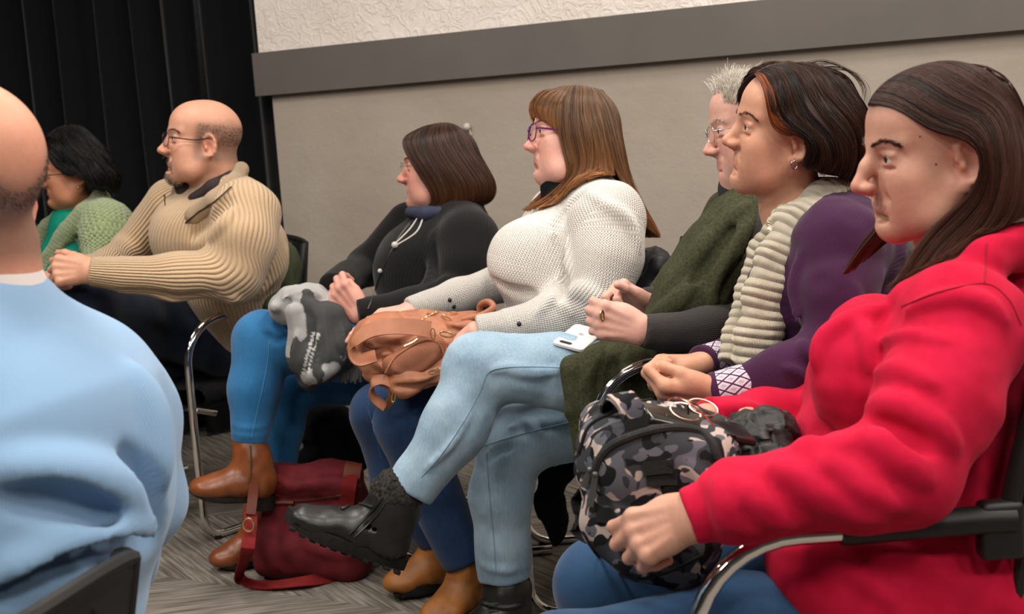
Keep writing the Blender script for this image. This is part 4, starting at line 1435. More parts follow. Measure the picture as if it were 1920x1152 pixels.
# ================================================================== grey-haired woman
def grey_woman():
    e = empty('person', (P(1340, 760, 2.72)[0], 2.72, 0), 'woman with short silver hair, green wool scarf, pale jeans and crossed legs', 'person')
    H = H_gry
    neck = ([P(1395, 310, 2.71), P(1405, 360, 2.72), P(1415, 420, 2.72)], [.048, .052, .06])
    shN, shF = P(1440, 440, 2.56), P(1380, 430, 2.90)
    elN, elF = P(1415, 610, 2.50), P(1290, 560, 2.90)
    chest, pelv = P(1385, 530, 2.72), P(1330, 740, 2.72)
    S = SDF()
    S.chain([pelv, P(1350, 640, 2.72), chest, P(1415, 430, 2.72), P(1415, 375, 2.72)], [.14, .13, .12, .09, .05], .04, flat=(YA, 1.35), tag='t')
    S.sleeve([P(1430, 430, 2.62), shN, P(1435, 520, 2.52), elN, P(1330, 620, 2.46), P(1232, 624, 2.43)], [.06, .066, .06, .052, .047, .040], .03, tag='a')
    S.sleeve([P(1240, 624, 2.431), P(1202, 620, 2.42)], [.040, .035], .006, tag='a', wall=.003)
    S.sleeve([shF, elF, P(1212, 570, 2.66)], [.06, .045, .036], .03, tag='b')
    S.disp = [wr((3, 4, 7), (12, 12, 14), .005)]
    garment('jumper', S, .006, K['grey'], e)
    # roll neck
    C = SDF(); C.chain([P(1395, 355, 2.72), P(1400, 372, 2.72)], [.058, .062], .02)
    garment('collar', C, .006, plain('dark_collar', srgb(40, 40, 44), .9), e)
    # jeans, near leg crossed over the far one
    J = SDF()
    knT, ankT = P(902, 690, 2.66), P(762, 925, 2.60)
    J.sleeve([P(1290, 735, 2.66), P(1060, 697, 2.66), knT, P(852, 800, 2.62), P(768, 922, 2.60)], [.095, .082, .076, .069, .054], .03, tag='l', wall=.004)
    top = SDF(); top.ops = list(J.ops)
    knB = P(935, 830, 2.84)
    B = SDF()
    B.sleeve([P(1290, 770, 2.82), P(1090, 790, 2.84), P(960, 830, 2.83), P(938, 930, 2.82), P(946, 1085, 2.82)], [.095, .086, .080, .072, .064], .03, tag='m', wall=.004)
    J.ops += B.ops
    J.rc(P(1320, 770, 2.62), P(1320, 770, 2.84), .11, .11, .05)
    for o_i in range(len(B.ops)):
        pass
    base = SDF(); base.ops = list(J.ops)
    for pts, r in (([(925, 695), (950, 690), (1000, 700), (1050, 695)], .007), ([(925, 700), (930, 735), (955, 765), (985, 775)], .010),
                   ([(915, 720), (912, 760), (935, 790)], .008), ([(900, 825), (960, 800), (1050, 790)], .006),
                   ([(880, 780), (850, 830), (800, 880)], .005), ([(905, 1060), (950, 1068), (995, 1056)], .006), 
                   ([(985, 790), (1000, 800), (1010, 820)], .006)):
        fold(J, base, pts, r, .014)
    for pts, r in (([(935, 712), (945, 745), (975, 770)], .008), ([(912, 868), (930, 850), (960, 838)], .004)):
        fold(J, base, pts, r, .010, sub=True)
    J.disp = [wr((1, 1, 8), (14, 14, 14), .005), wr((4, 1, 8), (40, 40, 40), .0016)]
    g = garment('jeans', J, .005, K['jeans_light'], e)
    seam(g, 'seam', J, [(1060, 690), (1000, 688), (945, 690), (915, 700), (900, 735), (870, 790), (830, 850), (790, 895)], .0010, K['stitch_light'], 60)
    seam(g, 'seam', J, [(1068, 792), (1010, 806), (950, 822), (905, 838)], .0010, K['stitch_light'], 40)
    seam(g, 'seam', J, [(912, 850), (918, 930), (925, 1000), (930, 1075)], .0010, K['stitch_light'], 40)
    # hems
    # hands
    hN = SDF()
    hN.tips = hand(hN, P(1200, 619, 2.42), (-.95, .02, .32), (-.10, -.98, .10), -1, curls=((62, 75, 40), (66, 72, 40), (66, 72, 40), (60, 60, 30)), thumb=(24, 60, 20, 20), sc=.95, forearm=P(1300, 622, 2.45))
    hF = SDF()
    hF.tips = hand(hF, P(1210, 570, 2.66), (-.80, -.30, .50), (.25, .55, .80), 1, curls=((80, 70, 35), (60, 70, 40), (60, 65, 40), (60, 60, 40)), thumb=(22, 20, 5, 5), sc=.93, forearm=P(1290, 600, 2.8))
    inner = seated_inner(chest, pelv, (shN, shF), (elN, elF), (P(1235, 622, 2.43), P(1230, 570, 2.68)), P(1415, 420, 2.72), (P(1300, 745, 2.66), P(1300, 775, 2.84)), (knT, knB), (P(775, 915, 2.60), P(946, 1090, 2.82)), t=.09)
    build_body(e, H, SK['gry'], srgb(190, 112, 104), neck, (hN, hF), inner, .7)
    add_eyes(e, H)
    brows(e, H, hair_c['gry'], .0004, 80)
    # ring
    b = MB(); th = np.linspace(0, 2*PI, 18, endpoint=False)
    c = P(1129, 592, 2.405)
    b.tube(c+np.stack([.0035*np.cos(th), .009*np.cos(th)*.3, .0098*np.sin(th)], 1), .0022, 6, closed=True); b.build('ring', MT['gold'], e)
    glasses(e, H, MT['lens_rim_silver'], w=.026, hgt=.018, cx=.100, r=.0007, rtemple=.0010, y0=.034)
    # short swept hair
    def mask(p):
        a = (p[:, 2] > .030+.55*np.maximum(p[:, 0]-.015, 0)) | (p[:, 0] < -.02)
        b = (p[:, 2] > -.075) & ~((np.abs(p[:, 1]) > .06) & (p[:, 2] < .01) & (p[:, 0] > -.03))
        c = ~((p[:, 0] > .066) & (p[:, 2] < .078))
        return (a & b & c & (p[:, 0] < .085)).astype(float)
    def dirf(p, d):
        back = np.clip((.045-p[:, 0])/.05, 0, 1)[:, None]
        v = (d*.30+np.array([-.30, 0, .16]))*(1-back)+(d*.20+np.array([-.85, 0, -.28]))*back
        return v
    ch = [short_hair(H, 13000, mask, dirf, .026, .0007, M=7, curl=.28, rnd_=.12)]
    hair_obj('hair', ch, hair_c['gry'], e)
    return e
# ================================================================== woman in the white jumper
def boot(parent, name, heel, toe, ank, mat, sole, up=None, w=.040, fur=None, shaft=.12, shr=.052, heelh=.012, solet=.016, h=.0035, hgt=.075):
    """an ankle boot: heel and toe on the sole's underside, ank the top of the shaft"""
    heel, toe, ank = map(lambda q: np.asarray(q, float), (heel, toe, ank))
    f = nrm(toe-heel); L = np.linalg.norm(toe-heel)
    u = nrm((ank-heel)-((ank-heel)@f)*f) if up is None else nrm(np.asarray(up, float)-(np.asarray(up)@f)*f)
    s = np.cross(u, f)
    w3 = lambda a, b, c: heel+f*a*L+s*b+u*c
    R = np.stack([f, s, u], 1)
    S = SDF()
    S.chain([w3(.16, 0, .045), w3(.45, 0, .046), w3(.70, 0, .036), w3(.88, 0, .032)], [.036, .036, .028, .024], .03, flat=(s, 1.28))
    S.el(w3(.80, 0, .030), (.055, w*1.12, .026), .02, rot=R)
    S.chain([w3(.18, 0, .05), w3(.22, 0, hgt), ank*.5+w3(.22, 0, hgt)*.5, ank], [.040, .041, shr*.95, shr], .03)
    S.rc(w3(.62, 0, .045), w3(.30, 0, .085), .026, .034, .03)
    base = SDF(); base.ops = list(S.ops)
    for a in (.40, .34):
        S.rc(w3(a, -w*.9, .075+.01*(a < .38)), w3(a, w*.9, .07), .004, .004, .008, sub=True)
    S.disp = [wr((2, 1, 0), (40, 40, 40), .0018)]
    o = garment('boot', S, h, mat, parent)
    o.name = name
    # sole follows the foot's outline
    mb = MB()
    n = 40; out = []
    for i in range(n):
        a = 2*PI*i/n
        x = .5+.5*math.cos(a); yy = math.sin(a)
        wx = w*(.86+.26*math.sin(PI*min(1, max(0, (x-.25)/.75)))-.10*math.exp(-((x-.42)/.12)**2))
        xx = x*1.06-.03
        out.append((xx, np.sign(yy)*abs(yy)**.75*wx*.98))
    rocker = lambda x: .012*max(0, (x-.70)/.30)**2
    out = [(a_, b_*1.10) for a_, b_ in out]
    lo = [w3(x, b, rocker(x)) for x, b in out]; hi = [w3(x, b*1.02, solet+rocker(x)) for x, b in out]
    mid = [w3(x, b*1.04, solet*.5+rocker(x)) for x, b in out]
    V = np.vstack([lo, mid, hi])
    fs = [list(range(n)), list(range(2*n, 3*n))]
    for k in range(2):
        fs += [(k*n+i, k*n+(i+1) % n, (k+1)*n+(i+1) % n, (k+1)*n+i) for i in range(n)]
    mb.add(V, fs)
    if heelh > .014:
        ho = [q for q in out if q[0] < .30]
        ho = sorted(ho, key=lambda q: math.atan2(q[1], q[0]-.15))
        mb.prism([w3(x, b*.97, -heelh) for x, b in ho], u, heelh+.004)
    # tread blocks
    if solet > .018:
        for i in range(11):
            x = .04+i*.09
            for sd in (-1, 1):
                mb.box(w3(x, sd*w*.66, -.002+rocker(x)), (.014, w*.55, .008), R, bev=.001)
    mb.build('sole', sole, o)
    if fur:
        F_ = SDF()
        d = nrm(ank-w3(.22, 0, hgt))
        F_.chain([ank-d*.010, ank+d*.010], [shr+.001, shr+.003], .01)
        F_.disp = [lambda p: .0035*noise(p*200)+.002*noise(p*90)]
        garment('fur_cuff', F_, .0035, fur, o, it=0)
    return o, w3, base, R
MT['leather_black'] = plain('black_leather', srgb(30, 29, 29), .38, 0, .5, 30, .2, .25, 160)
MT['leather_tan'] = plain('tan_leather', srgb(150, 94, 44), .5, 0, .4, 24, .25, .3, 120)
MT['leather_brown'] = plain('brown_leather', srgb(122, 66, 34), .35, 0, .5, 20, .3, .25, 90)
MT['fur'] = plain('grey_black_fur', srgb(50, 48, 46), 1, 0, .05, 140, .6, .9, 260)
def white_woman():
    e = empty('person', (P(1080, 640, 3.1)[0], 3.12, 0), 'woman in a chunky white jumper with long light brown hair and purple glasses', 'person')
    H = H_wht
    neck = ([P(1068, 305, 3.1), P(1075, 350, 3.1), P(1080, 385, 3.1)], [.060, .066, .07])
    shN, shF = P(1140, 412, 2.93), P(1040, 400, 3.28)
    elN, elF = P(1118, 560, 2.88), P(965, 520, 3.34)
    chest, pelv = P(1070, 470, 3.1), P(1085, 640, 3.1)
    S = SDF()
    S.chain([P(1085, 650, 3.1), P(1062, 560, 3.1), P(1075, 470, 3.1), P(1100, 395, 3.1), P(1092, 358, 3.1)], [.155, .150, .135, .10, .066], .05, flat=(YA, 1.32), tag='t')
    for y in (3.0, 3.2):
        S.el(P(992, 487, y), (.105, .09, .10), .05)
    S.sleeve([P(1125, 385, 3.02), shN, P(1140, 480, 2.89), elN, P(1040, 595, 2.85), P(945, 612, 2.82)], [.07, .086, .080, .072, .054, .040], .035, tag='a')
    S.sleeve([P(958, 610, 2.825), P(895, 621, 2.82)], [.038, .037], .008, tag='a', wall=.004)
    S.sleeve([shF, elF, P(860, 555, 3.24), P(765, 582, 3.16)], [.07, .060, .042, .034], .03, tag='b')
    base = SDF(); base.ops = list(S.ops)
    for pts, r in (([(1060, 555), (1090, 545), (1130, 570)], .013), ([(1010, 585), (1040, 560), (1070, 590)], .010), ([(1040, 440), (1062, 460), (1070, 520)], .012),
                   ([(1100, 360), (1140, 385), (1185, 420), (1200, 470)], .008), ([(930, 560), (960, 580), (990, 600)], .012)):
        fold(S, base, pts, r, .02)
    for pts, r in (([(1058, 400), (1052, 460), (1058, 520), (1050, 560)], .011), ([(925, 525), (960, 545), (1000, 548)], .010), ([(1090, 360), (1060, 395), (1040, 430)], .005)):
        fold(S, base, pts, r, .018, sub=True)
    S.disp = [wr((3, 4, 7), (10, 10, 12), .006)]
    garment('jumper', S, .006, K['white'], e)
    C = SDF(); C.chain([P(1062, 352, 3.08), P(1066, 372, 3.08)], [.066, .070], .02); C.rc(P(1040, 372, 3.02), P(1046, 385, 3.02), .018, .014)
    garment('roll_neck', C, .005, MT['blackcloth'], e)
    # little eyelets near the cuffs
    for px, py in ((973, 608), (843, 563), (851, 575)):
        p, ok = trace(base, np.array([px]), np.array([py]), 2.2)
        b = MB(); b.sphere(p[0], .006, 10); b.build('button', MT['blackplastic'], e)
    J = SDF()
    kN, kF = P(765, 795, 2.96), P(715, 775, 3.12)
    gz = lambda q: q*[1, 1, 0]+[0, 0, .012]
    feet = [(gz(P(898, 1066, 2.98)), gz(P(808, 1130, 2.86))), (gz(P(852, 1040, 3.16)), gz(P(730, 1096, 3.10)))]
    aN, aF = [np.array([h_[0]*.78+t_[0]*.22, h_[1]*.78+t_[1]*.22, .145]) for h_, t_ in feet]
    J.chain([P(1085, 680, 2.98), P(920, 735, 2.97), kN], [.10, .092, .080], .03, tag='l')
    J.sleeve([kN, P(805, 910, 2.96), aN], [.080, .068, .062], .03, tag='l')
    J.chain([P(1085, 675, 3.2), P(900, 720, 3.16), kF], [.10, .090, .078], .03, tag='m')
    J.sleeve([kF, P(750, 910, 3.12), aF], [.078, .068, .062], .03, tag='m')
    J.rc(P(1090, 665, 3.0), P(1090, 665, 3.2), .12, .12, .05)
    J.disp = [wr((1, 1, 8), (13, 13, 13), .004)]
    g = garment('jeans', J, .007, K['jeans_dark'], e)
    seam(g, 'seam', J, [(700, 745), (690, 765), (700, 800), (715, 860)], .0010, K['stitch_dark'], 30)
    for nm, ank, heel, toe in (('boot', aN, *feet[0]), ('boot', aF, *feet[1])):
        ank = np.array([heel[0]*.8+toe[0]*.2, heel[1]*.8+toe[1]*.2, (.19)])
        o, w3, bs, R = boot(e, nm, heel, toe, ank, MT['leather_tan'], MT['rubber'], w=.045, shr=.050, hgt=.08, solet=.027)
        b = MB()
        for i, (a, c) in enumerate(((.64, .076), (.57, .088), (.50, .102), (.43, .116), (.38, .130))):
            b.tube([w3(a, -.024, c-.006), w3(a+.01, 0, c+.004), w3(a-.01, .024, c-.006)], .0022, 6, sm=8)
            b.tube([w3(a, .024, c-.006), w3(a+.01, 0, c+.004), w3(a-.01, -.024, c-.006)], .0022, 6, sm=8)
        b.build('laces', MT['rubber'], o)
        if nm == 'boot': pass
    hN = SDF()
    hN.tips = hand(hN, P(897, 625, 2.82), (-.62, .05, -.66), (-.50, -.80, .30), -1, curls=((35, 40, 25),)*4, thumb=(25, 40, 15, 15), sc=.97, forearm=P(960, 612, 2.83))
    hF = SDF()
    hF.tips = hand(hF, P(768, 583, 3.16), (-.96, -.20, -.12), (-.12, -.15, .98), 1, curl=(14, 18, 12), thumb=(30, 20, 10, 10), sc=.97, forearm=P(860, 556, 3.24))
    inner = seated_inner(chest, pelv, (shN, shF), (elN, elF), (P(930, 612, 2.82), P(800, 574, 3.18)), P(1080, 385, 3.1), (P(1085, 690, 2.98), P(1085, 685, 3.2)), (kN, kF), (aN*[1, 1, 0]+[0, 0, .1], aF*[1, 1, 0]+[0, 0, .1]))
    build_body(e, H, SK['wht'], srgb(178, 96, 92), neck, (hN, hF), inner, .7, lambda p: ((p[:, 2] > .05) & (p[:, 0] < .07)).astype(float)*.9, srgb(84, 62, 46))
    add_eyes(e, H)
    brows(e, H, hair_c['wht'])
    gl = glasses(e, H, plain('purple_frame', srgb(96, 24, 92), .25, 0, .5), w=.027, hgt=.021, cx=.101, r=.0016, rtemple=.0024, y0=.034)
    fr = [[(1060, 167, .0), (1018, 170, .02), (999, 190, .02), (1000, 208, .02), (1006, 221, .02)],
          [(1068, 166, .0), (1034, 176, .045), (1014, 198, .055), (1014, 216, .06), (1026, 230, .066)],
          [(1076, 165, .0), (1054, 190, .062), (1049, 215, .076), (1050, 240, .084), (1054, 262, .087)]]
    ch = []
    g1 = [[(1070, 165, 0), (1047, 192, .062), (1046, 240, .083), (1055, 290, .087), (1062, 325, .088), (1035, 365, .085), (985, 390, .075)],
          [(1085, 163, 0), (1078, 200, .068), (1074, 250, .092), (1080, 300, .096), (1078, 340, .10), (1058, 368, .10), (1030, 394, .10)],
          [(1098, 161, 0), (1102, 205, .068), (1106, 260, .094), (1114, 310, .10), (1108, 345, .11), (1092, 362, .12)],
          [(1110, 162, 0), (1128, 205, .062), (1140, 262, .088), (1148, 312, .098), (1146, 340, .11), (1136, 352, .12)]]
    g2 = [[(1108, 162, 0), (1126, 200, .062), (1140, 255, .088), (1152, 310, .096), (1168, 345, .10), (1192, 385, .12), (1216, 430, .13)],
          [(1120, 164, 0), (1144, 205, .045), (1158, 260, .070), (1168, 315, .080), (1184, 352, .085), (1206, 395, .09), (1230, 440, .09)],
          [(1132, 168, -.01), (1158, 212, .0), (1172, 268, .0), (1180, 320, .0), (1194, 360, .0), (1214, 402, .0), (1238, 446, .0)]]
    ob = [(base, .008)]
    ch += loft_hair(H, fr, 1200, .0008, thick=.010, jit=.003, clump=.003, part=0.0, seal=False)
    ch += loft_hair(H, g1, 2400, .0008, seal=False, thick=.012, jit=.004, clump=.006, wave=.002, obst=ob, part=0.0)
    ch += loft_hair(H, g2, 1500, .0008, thick=.012, jit=.004, clump=.006, wave=.002, obst=ob, part=0.0)
    hair_obj('hair', ch, hair_c['wht'], e)
    return e
# ================================================================== woman in the black cardigan
def black_woman():
    e = empty('person', (P(830, 610, 3.6)[0], 3.62, 0), 'woman in a black cardigan with a chestnut bob and clasped hands, brown ankle boots', 'person')
    H = H_blk
    neck = ([P(812, 350, 3.6), P(820, 395, 3.61), P(835, 430, 3.62)], [.055, .062, .07])
    shN, shF = P(880, 450, 3.43), P(780, 440, 3.78)
    elN, elF = P(858, 560, 3.36), P(690, 500, 3.80)
    chest, pelv = P(835, 470, 3.6), P(845, 620, 3.6)
    S = SDF()
    S.chain([P(845, 625, 3.6), P(815, 550, 3.6), P(825, 480, 3.6), P(850, 425, 3.61), P(848, 398, 3.61)], [.150, .145, .135, .105, .08], .05, flat=(YA, 1.3), tag='t')
    S.el(P(762, 500, 3.56), (.095, .13, .10), .06)
    S.sleeve([P(868, 425, 3.52), shN, P(878, 500, 3.38), elN, P(770, 578, 3.30), P(668, 590, 3.24)], [.07, .082, .074, .066, .052, .042], .03, tag='a')
    S.sleeve([P(770, 425, 3.74), elF, P(622, 540, 3.45)], [.075, .058, .040], .03, tag='b')
    base = SDF(); base.ops = list(S.ops)
    for pts, r in (([(820, 540), (850, 530), (880, 560)], .012), ([(790, 560), (820, 545), (850, 580)], .01), ([(815, 440), (812, 490), (800, 540)], .012)):
        fold(S, base, pts, r, .02)
    S.disp = [wr((3, 4, 7), (10, 10, 12), .006)]
    g = garment('cardigan', S, .0065, K['black'], e)
    C = SDF(); C.chain([P(770, 398, 3.54), P(800, 402, 3.5), P(830, 398, 3.5)], [.018, .02, .018], .02)
    garment('shirt_collar', C, .005, plain('navy_collar', srgb(40, 44, 66), .8), e)
    seam(g, 'zip', S, [(775, 410), (745, 450), (715, 510), (700, 555), (690, 580)], .0028, plain('grey_zip', srgb(66, 66, 66), .4, .6), 40)
    # cord of a pendant
    cd = plain('pale_cord', srgb(186, 184, 178), .5)
    b = MB()
    for pts in ([(786, 404), (768, 430), (740, 458)], [(794, 408), (780, 436), (744, 460)]):
        q = cr(np.array(pts, float), 14)
        p, ok = trace(base, q[:, 0], q[:, 1], 2.8)
        b.tube(p+(CAMP-p)/np.linalg.norm(CAMP-p, axis=1)[:, None]*.008, .0026, 6)
    b.sphere(trace(base, np.array([741.]), np.array([459.]), 2.8)[0][0]-[0, .012, 0], .010, 12)
    b.sphere(trace(base, np.array([713.]), np.array([508.]), 2.8)[0][0]-[0, .008, 0], .007, 12)
    b.build('necklace', cd, e)
    J = SDF()
    knT = P(492, 640, 3.36)
    J.sleeve([P(830, 650, 3.52), P(650, 655, 3.42), knT, P(478, 730, 3.32), P(468, 832, 3.29)], [.10, .090, .078, .068, .050], .03, tag='l')
    J.sleeve([P(830, 660, 3.66), P(650, 700, 3.60), P(545, 720, 3.55), P(528, 800, 3.50), P(520, 900, 3.46)], [.10, .088, .074, .062, .052], .03, tag='m')
    J.rc(P(840, 650, 3.52), P(840, 650, 3.70), .12, .12, .05)
    J.disp = [wr((1, 1, 8), (13, 13, 13), .004)]
    b2 = SDF(); b2.ops = list(J.ops)
    fold(J, b2, [(500, 625), (520, 640), (545, 630)], .008, .012, sub=True)
    for yy in (798, 812): fold(J, b2, [(437, yy), (465, yy+6), (500, yy+2)], .005, .01)
    g = garment('jeans', J, .006, K['jeans_mid'], e)
    seam(g, 'seam', J, [(505, 640), (500, 690), (485, 760), (472, 820)], .0010, plain('blue_seam', srgb(70, 130, 178), .9), 30)
    seam(g, 'seam', J, [(505, 640), (525, 638), (545, 648)], .0010, plain('blue_seam', srgb(70, 130, 178), .9), 20)
    # boots: one hanging in the air, one standing
    heel, toe = P(512, 938, 3.28), P(362, 934, 3.24)
    o, w3, bs, R = boot(e, 'boot', heel, toe, P(466, 828, 3.29), MT['leather_brown'], MT['rubber'], up=(.10, 0, 1), w=.040, shr=.046, hgt=.075, heelh=.024, solet=.014)
    b = MB()
    q, ok = trace(bs, np.array([470., 471, 470, 466]), np.array([836., 860, 885, 905]), 2.8); b.tube(q+[0, -.002, 0], .0028, 6, sm=14); b.build('zip', MT['gold'], o)
    heel, toe = P(520, 1030, 3.46)*[1, 1, 0]+[0, 0, .008], P(405, 1062, 3.40)*[1, 1, 0]+[0, 0, .008]
    boot(e, 'boot', heel, toe, P(488, 950, 3.45), MT['leather_brown'], MT['rubber'], w=.040, shr=.048, hgt=.075, solet=.012)
    hN = SDF()
    hN.tips = hand(hN, P(674, 590, 3.245), (-.55, .10, .66), (.05, -.92, -.25), -1, curls=((50, 60, 30), (55, 60, 30), (55, 60, 30), (50, 55, 30)), thumb=(25, 50, 25, 25), sc=.97, forearm=P(760, 580, 3.30))
    hF = SDF()
    hF.tips = hand(hF, P(636, 545, 3.37), (-.45, -.70, -.35), (-.50, .20, .85), 1, curls=((35, 55, 30),)*4, thumb=(30, 30, 20, 25), sc=.97, forearm=P(680, 520, 3.6))
    inner = seated_inner(chest, pelv, (shN, shF), (elN, elF), (P(700, 588, 3.25), P(650, 540, 3.5)), P(835, 430, 3.62), (P(830, 655, 3.52), P(830, 660, 3.66)), (knT, P(545, 720, 3.55)), (P(468, 828, 3.29), P(520, 890, 3.46)))
    build_body(e, H, SK['blk'], srgb(170, 96, 88), neck, (hN, hF), inner, .8, lambda p: ((p[:, 2] > .05) & (p[:, 0] < .07)).astype(float)*.9, srgb(48, 32, 24))
    add_eyes(e, H)
    brows(e, H, hair_c['blk'])
    glasses(e, H, MT['lens_rim_gold'], w=.024, hgt=.016, cx=.100, r=.0008, half=True)
    g = [[(800, 238, -.01), (762, 256, .03), (757, 275, .05), (776, 310, .080), (796, 340, .088), (812, 368, .088), (806, 392, .075)],
         [(815, 233, 0), (786, 256, .055), (788, 295, .088), (808, 335, .096), (826, 370, .1), (820, 397, .09)],
         [(830, 231, 0), (816, 260, .068), (828, 308, .098), (848, 350, .106), (854, 378, .106), (842, 400, .095)],
         [(843, 232, 0), (848, 264, .062), (868, 310, .094), (888, 350, .106), (886, 378, .10), (864, 396, .085)],
         [(854, 235, 0), (878, 272, .032), (900, 315, .062), (918, 350, .075), (912, 375, .066), (886, 388, .056)],
         [(862, 240, -.01), (888, 275, 0), (910, 312, 0), (928, 348, 0), (921, 372, 0), (898, 385, 0)]]
    ch = loft_hair(H, g, 3000, .0009, thick=.016, jit=.004, clump=.004, wave=.001, lift=.003, part=0.0)
    hair_obj('hair', ch, hair_c['blk'], e)
    return e
# ================================================================== man in the beige jumper
def beige_man():
    e = empty('person', (P(440, 640, 3.9)[0], 3.9, 0), 'bald man with glasses and goatee in a beige ribbed half-zip jumper, hands on knee', 'person')
    H = H_man
    neck = ([P(402, 310, 3.82), P(405, 350, 3.84), P(410, 400, 3.86)], [.072, .078, .08])
    shN, shF = P(462, 400, 3.68), P(310, 395, 4.05)
    elN, elF = P(440, 512, 3.60), P(245, 475, 4.05)
    chest, pelv = P(420, 440, 3.87), P(455, 610, 4.04)
    S = SDF()
    S.chain([P(466, 606, 4.04), P(445, 520, 3.95), P(425, 430, 3.87), P(415, 360, 3.85)], [.140, .160, .150, .09], .05, flat=(YA, 1.3), tag='t')
    S.el(P(350, 440, 3.84), (.11, .14, .13), .06)
    S.el(P(505, 480, 3.84), (.055, .11, .10), .04)
    S.sleeve([P(450, 372, 3.76), shN, P(455, 455, 3.61), elN, P(330, 518, 3.55), P(222, 514, 3.52)], [.075, .096, .092, .084, .066, .052], .04, tag='a')
    S.sleeve([P(232, 514, 3.522), P(166, 509, 3.50)], [.052, .047], .008, tag='a', wall=.004)
    S.sleeve([P(320, 385, 4.0), elF, P(200, 500, 3.85), P(150, 505, 3.70)], [.085, .068, .05, .042], .03, tag='b')
    base = SDF(); base.ops = list(S.ops)
    for pts, r in (([(270, 440), (262, 470), (275, 485)], .010), ([(390, 440), (350, 460), (320, 490)], .016), ([(440, 390), (420, 420), (395, 450)], .012), ([(420, 590), (440, 560), (500, 550)], .01),
                   ([(480, 560), (500, 530), (535, 470)], .013)):
        fold(S, base, pts, r, .02)
    for pts, r in (([(430, 370), (400, 400), (372, 430), (362, 450)], .013), ([(412, 600), (420, 570), (470, 552)], .01), ([(225, 545), (300, 556), (400, 552)], .01)):
        fold(S, base, pts, r, .02, sub=True)
    S.disp = [wr((3, 4, 7), (10, 10, 12), .007)]
    g = garment('jumper', S, .0065, K['beige'], e)
    # fold-over collar with its zip
    def collar(pts, rs, fl):
        C = SDF(); C.chain(pts, rs, .015, flat=fl, tag='c'); return C
    C = collar([P(452, 318, 3.80), P(440, 345, 3.72), P(405, 378, 3.68), P(365, 405, 3.70), P(345, 425, 3.74)], [.020, .030, .032, .026, .014], None)
    C.chain([P(452, 318, 3.80), P(448, 325, 3.92), P(400, 345, 4.0)], [.02, .024, .02], .02)
    C.chain([P(338, 355, 3.84), P(330, 385, 3.80), P(342, 415, 3.76)], [.024, .026, .012], .015, tag='c')
    garment('collar', C, .005, K['beige'], g)
    zz = plain('dark_zip', srgb(70, 58, 48), .4, .5)
    seam(g, 'zip', SDF().add(S).add(C), [(434, 350), (405, 376), (372, 398), (348, 418)], .0026, zz, 30, .001)
    seam(g, 'zip', SDF().add(S).add(C), [(308, 365), (311, 390), (315, 412)], .0026, zz, 20, .001)
    C = SDF(); C.chain([P(345, 352, 3.80), P(348, 385, 3.78)], [.03, .012], .02)
    C.chain([P(430, 330, 3.78), P(400, 352, 3.74), P(362, 372, 3.75)], [.018, .022, .016], .02)
    garment('shirt', C, .005, plain('dark_brown_shirt', srgb(46, 38, 40), .9), e)
    J = SDF()
    kN, kF = P(165, 568, 3.64), P(250, 700, 3.95)
    J.sleeve([P(450, 655, 4.02), P(300, 605, 3.93), kN, P(175, 700, 3.60), P(160, 850, 3.56)], [.12, .105, .092, .075, .06], .03, tag='l')
    J.sleeve([P(450, 670, 4.18), P(320, 690, 4.08), kF, P(255, 820, 3.92), P(250, 930, 3.87)], [.12, .10, .085, .07, .06], .03, tag='m')
    J.rc(P(460, 650, 4.02), P(460, 650, 4.16), .11, .11, .05)
    J.disp = [wr((1, 1, 8), (12, 12, 12), .006)]
    garment('jeans', J, .009, K['navy'], e)
    heel, toe = P(250, 1000, 3.85)*[1, 1, 0]+[0, 0, .005], P(170, 1010, 3.80)*[1, 1, 0]+[0, 0, .005]
    boot(e, 'shoe', heel, toe, P(250, 925, 3.87), MT['leather_black'], MT['rubber'], w=.045, shr=.05, h=.006)
    boot(e, 'shoe', P(165, 920, 3.56), P(90, 940, 3.51), P(160, 845, 3.56), MT['leather_black'], MT['rubber'], w=.045, shr=.05, h=.006)
    hN = SDF()
    hN.tips = hand(hN, P(168, 508, 3.50), (-.97, .16, .04), (-.05, -.93, .34), -1, curls=((42, 50, 30), (46, 50, 30), (50, 52, 30), (56, 50, 30)), thumb=(30, 25, 10, 10), sc=1.13, forearm=P(260, 514, 3.54), spread=6)
    hF = SDF()
    hF.tips = hand(hF, P(150, 506, 3.68), (-.80, -.58, -.10), (-.30, -.10, .94), 1, curls=((28, 60, 35),)*4, thumb=(30, 30, 10, 10), sc=1.1, forearm=P(210, 500, 3.85), spread=6)
    inner = seated_inner(chest, pelv, (shN, shF), (elN, elF), (P(205, 512, 3.51), P(170, 503, 3.74)), P(410, 400, 3.86), (P(300, 612, 3.95), P(320, 700, 4.09)), (kN, kF), (P(162, 840, 3.56), P(250, 920, 3.87)), t=.10)
    def scalp(p):
        q = p[:, 2]+.03*noise(p*30)*.3
        a = 1/(1+np.exp(-( .052+ .35*np.clip(-(p[:, 0]+.02), 0, .1)*0 - q)/.006))
        b = 1/(1+np.exp((p[:, 0]-.030)/.004))*(1/(1+np.exp(-(p[:, 2]+.055)/.005)))
        ear = np.clip(1.6-(((p[:, 0]+.012)/.020)**2+((p[:, 2]+.010)/.030)**2), 0, 1)*(np.abs(p[:, 1]) > .060)
        sb = np.exp(-(((p[:, 0]-.012)/.012)**2))*(p[:, 2] > -.02)*0
        return np.clip(a*b*.66*(1-ear), 0, 1)
    build_body(e, H, SK['man'], srgb(168, 96, 86), neck, (hN, hF), inner, .6, scalp, srgb(84, 68, 56), hh=.003)
    add_eyes(e, H)
    brows(e, H, hair_c['man'])
    glasses(e, H, MT['lens_rim_dark'], w=.026, hgt=.019, cx=.101, r=.0012, rtemple=.0018)
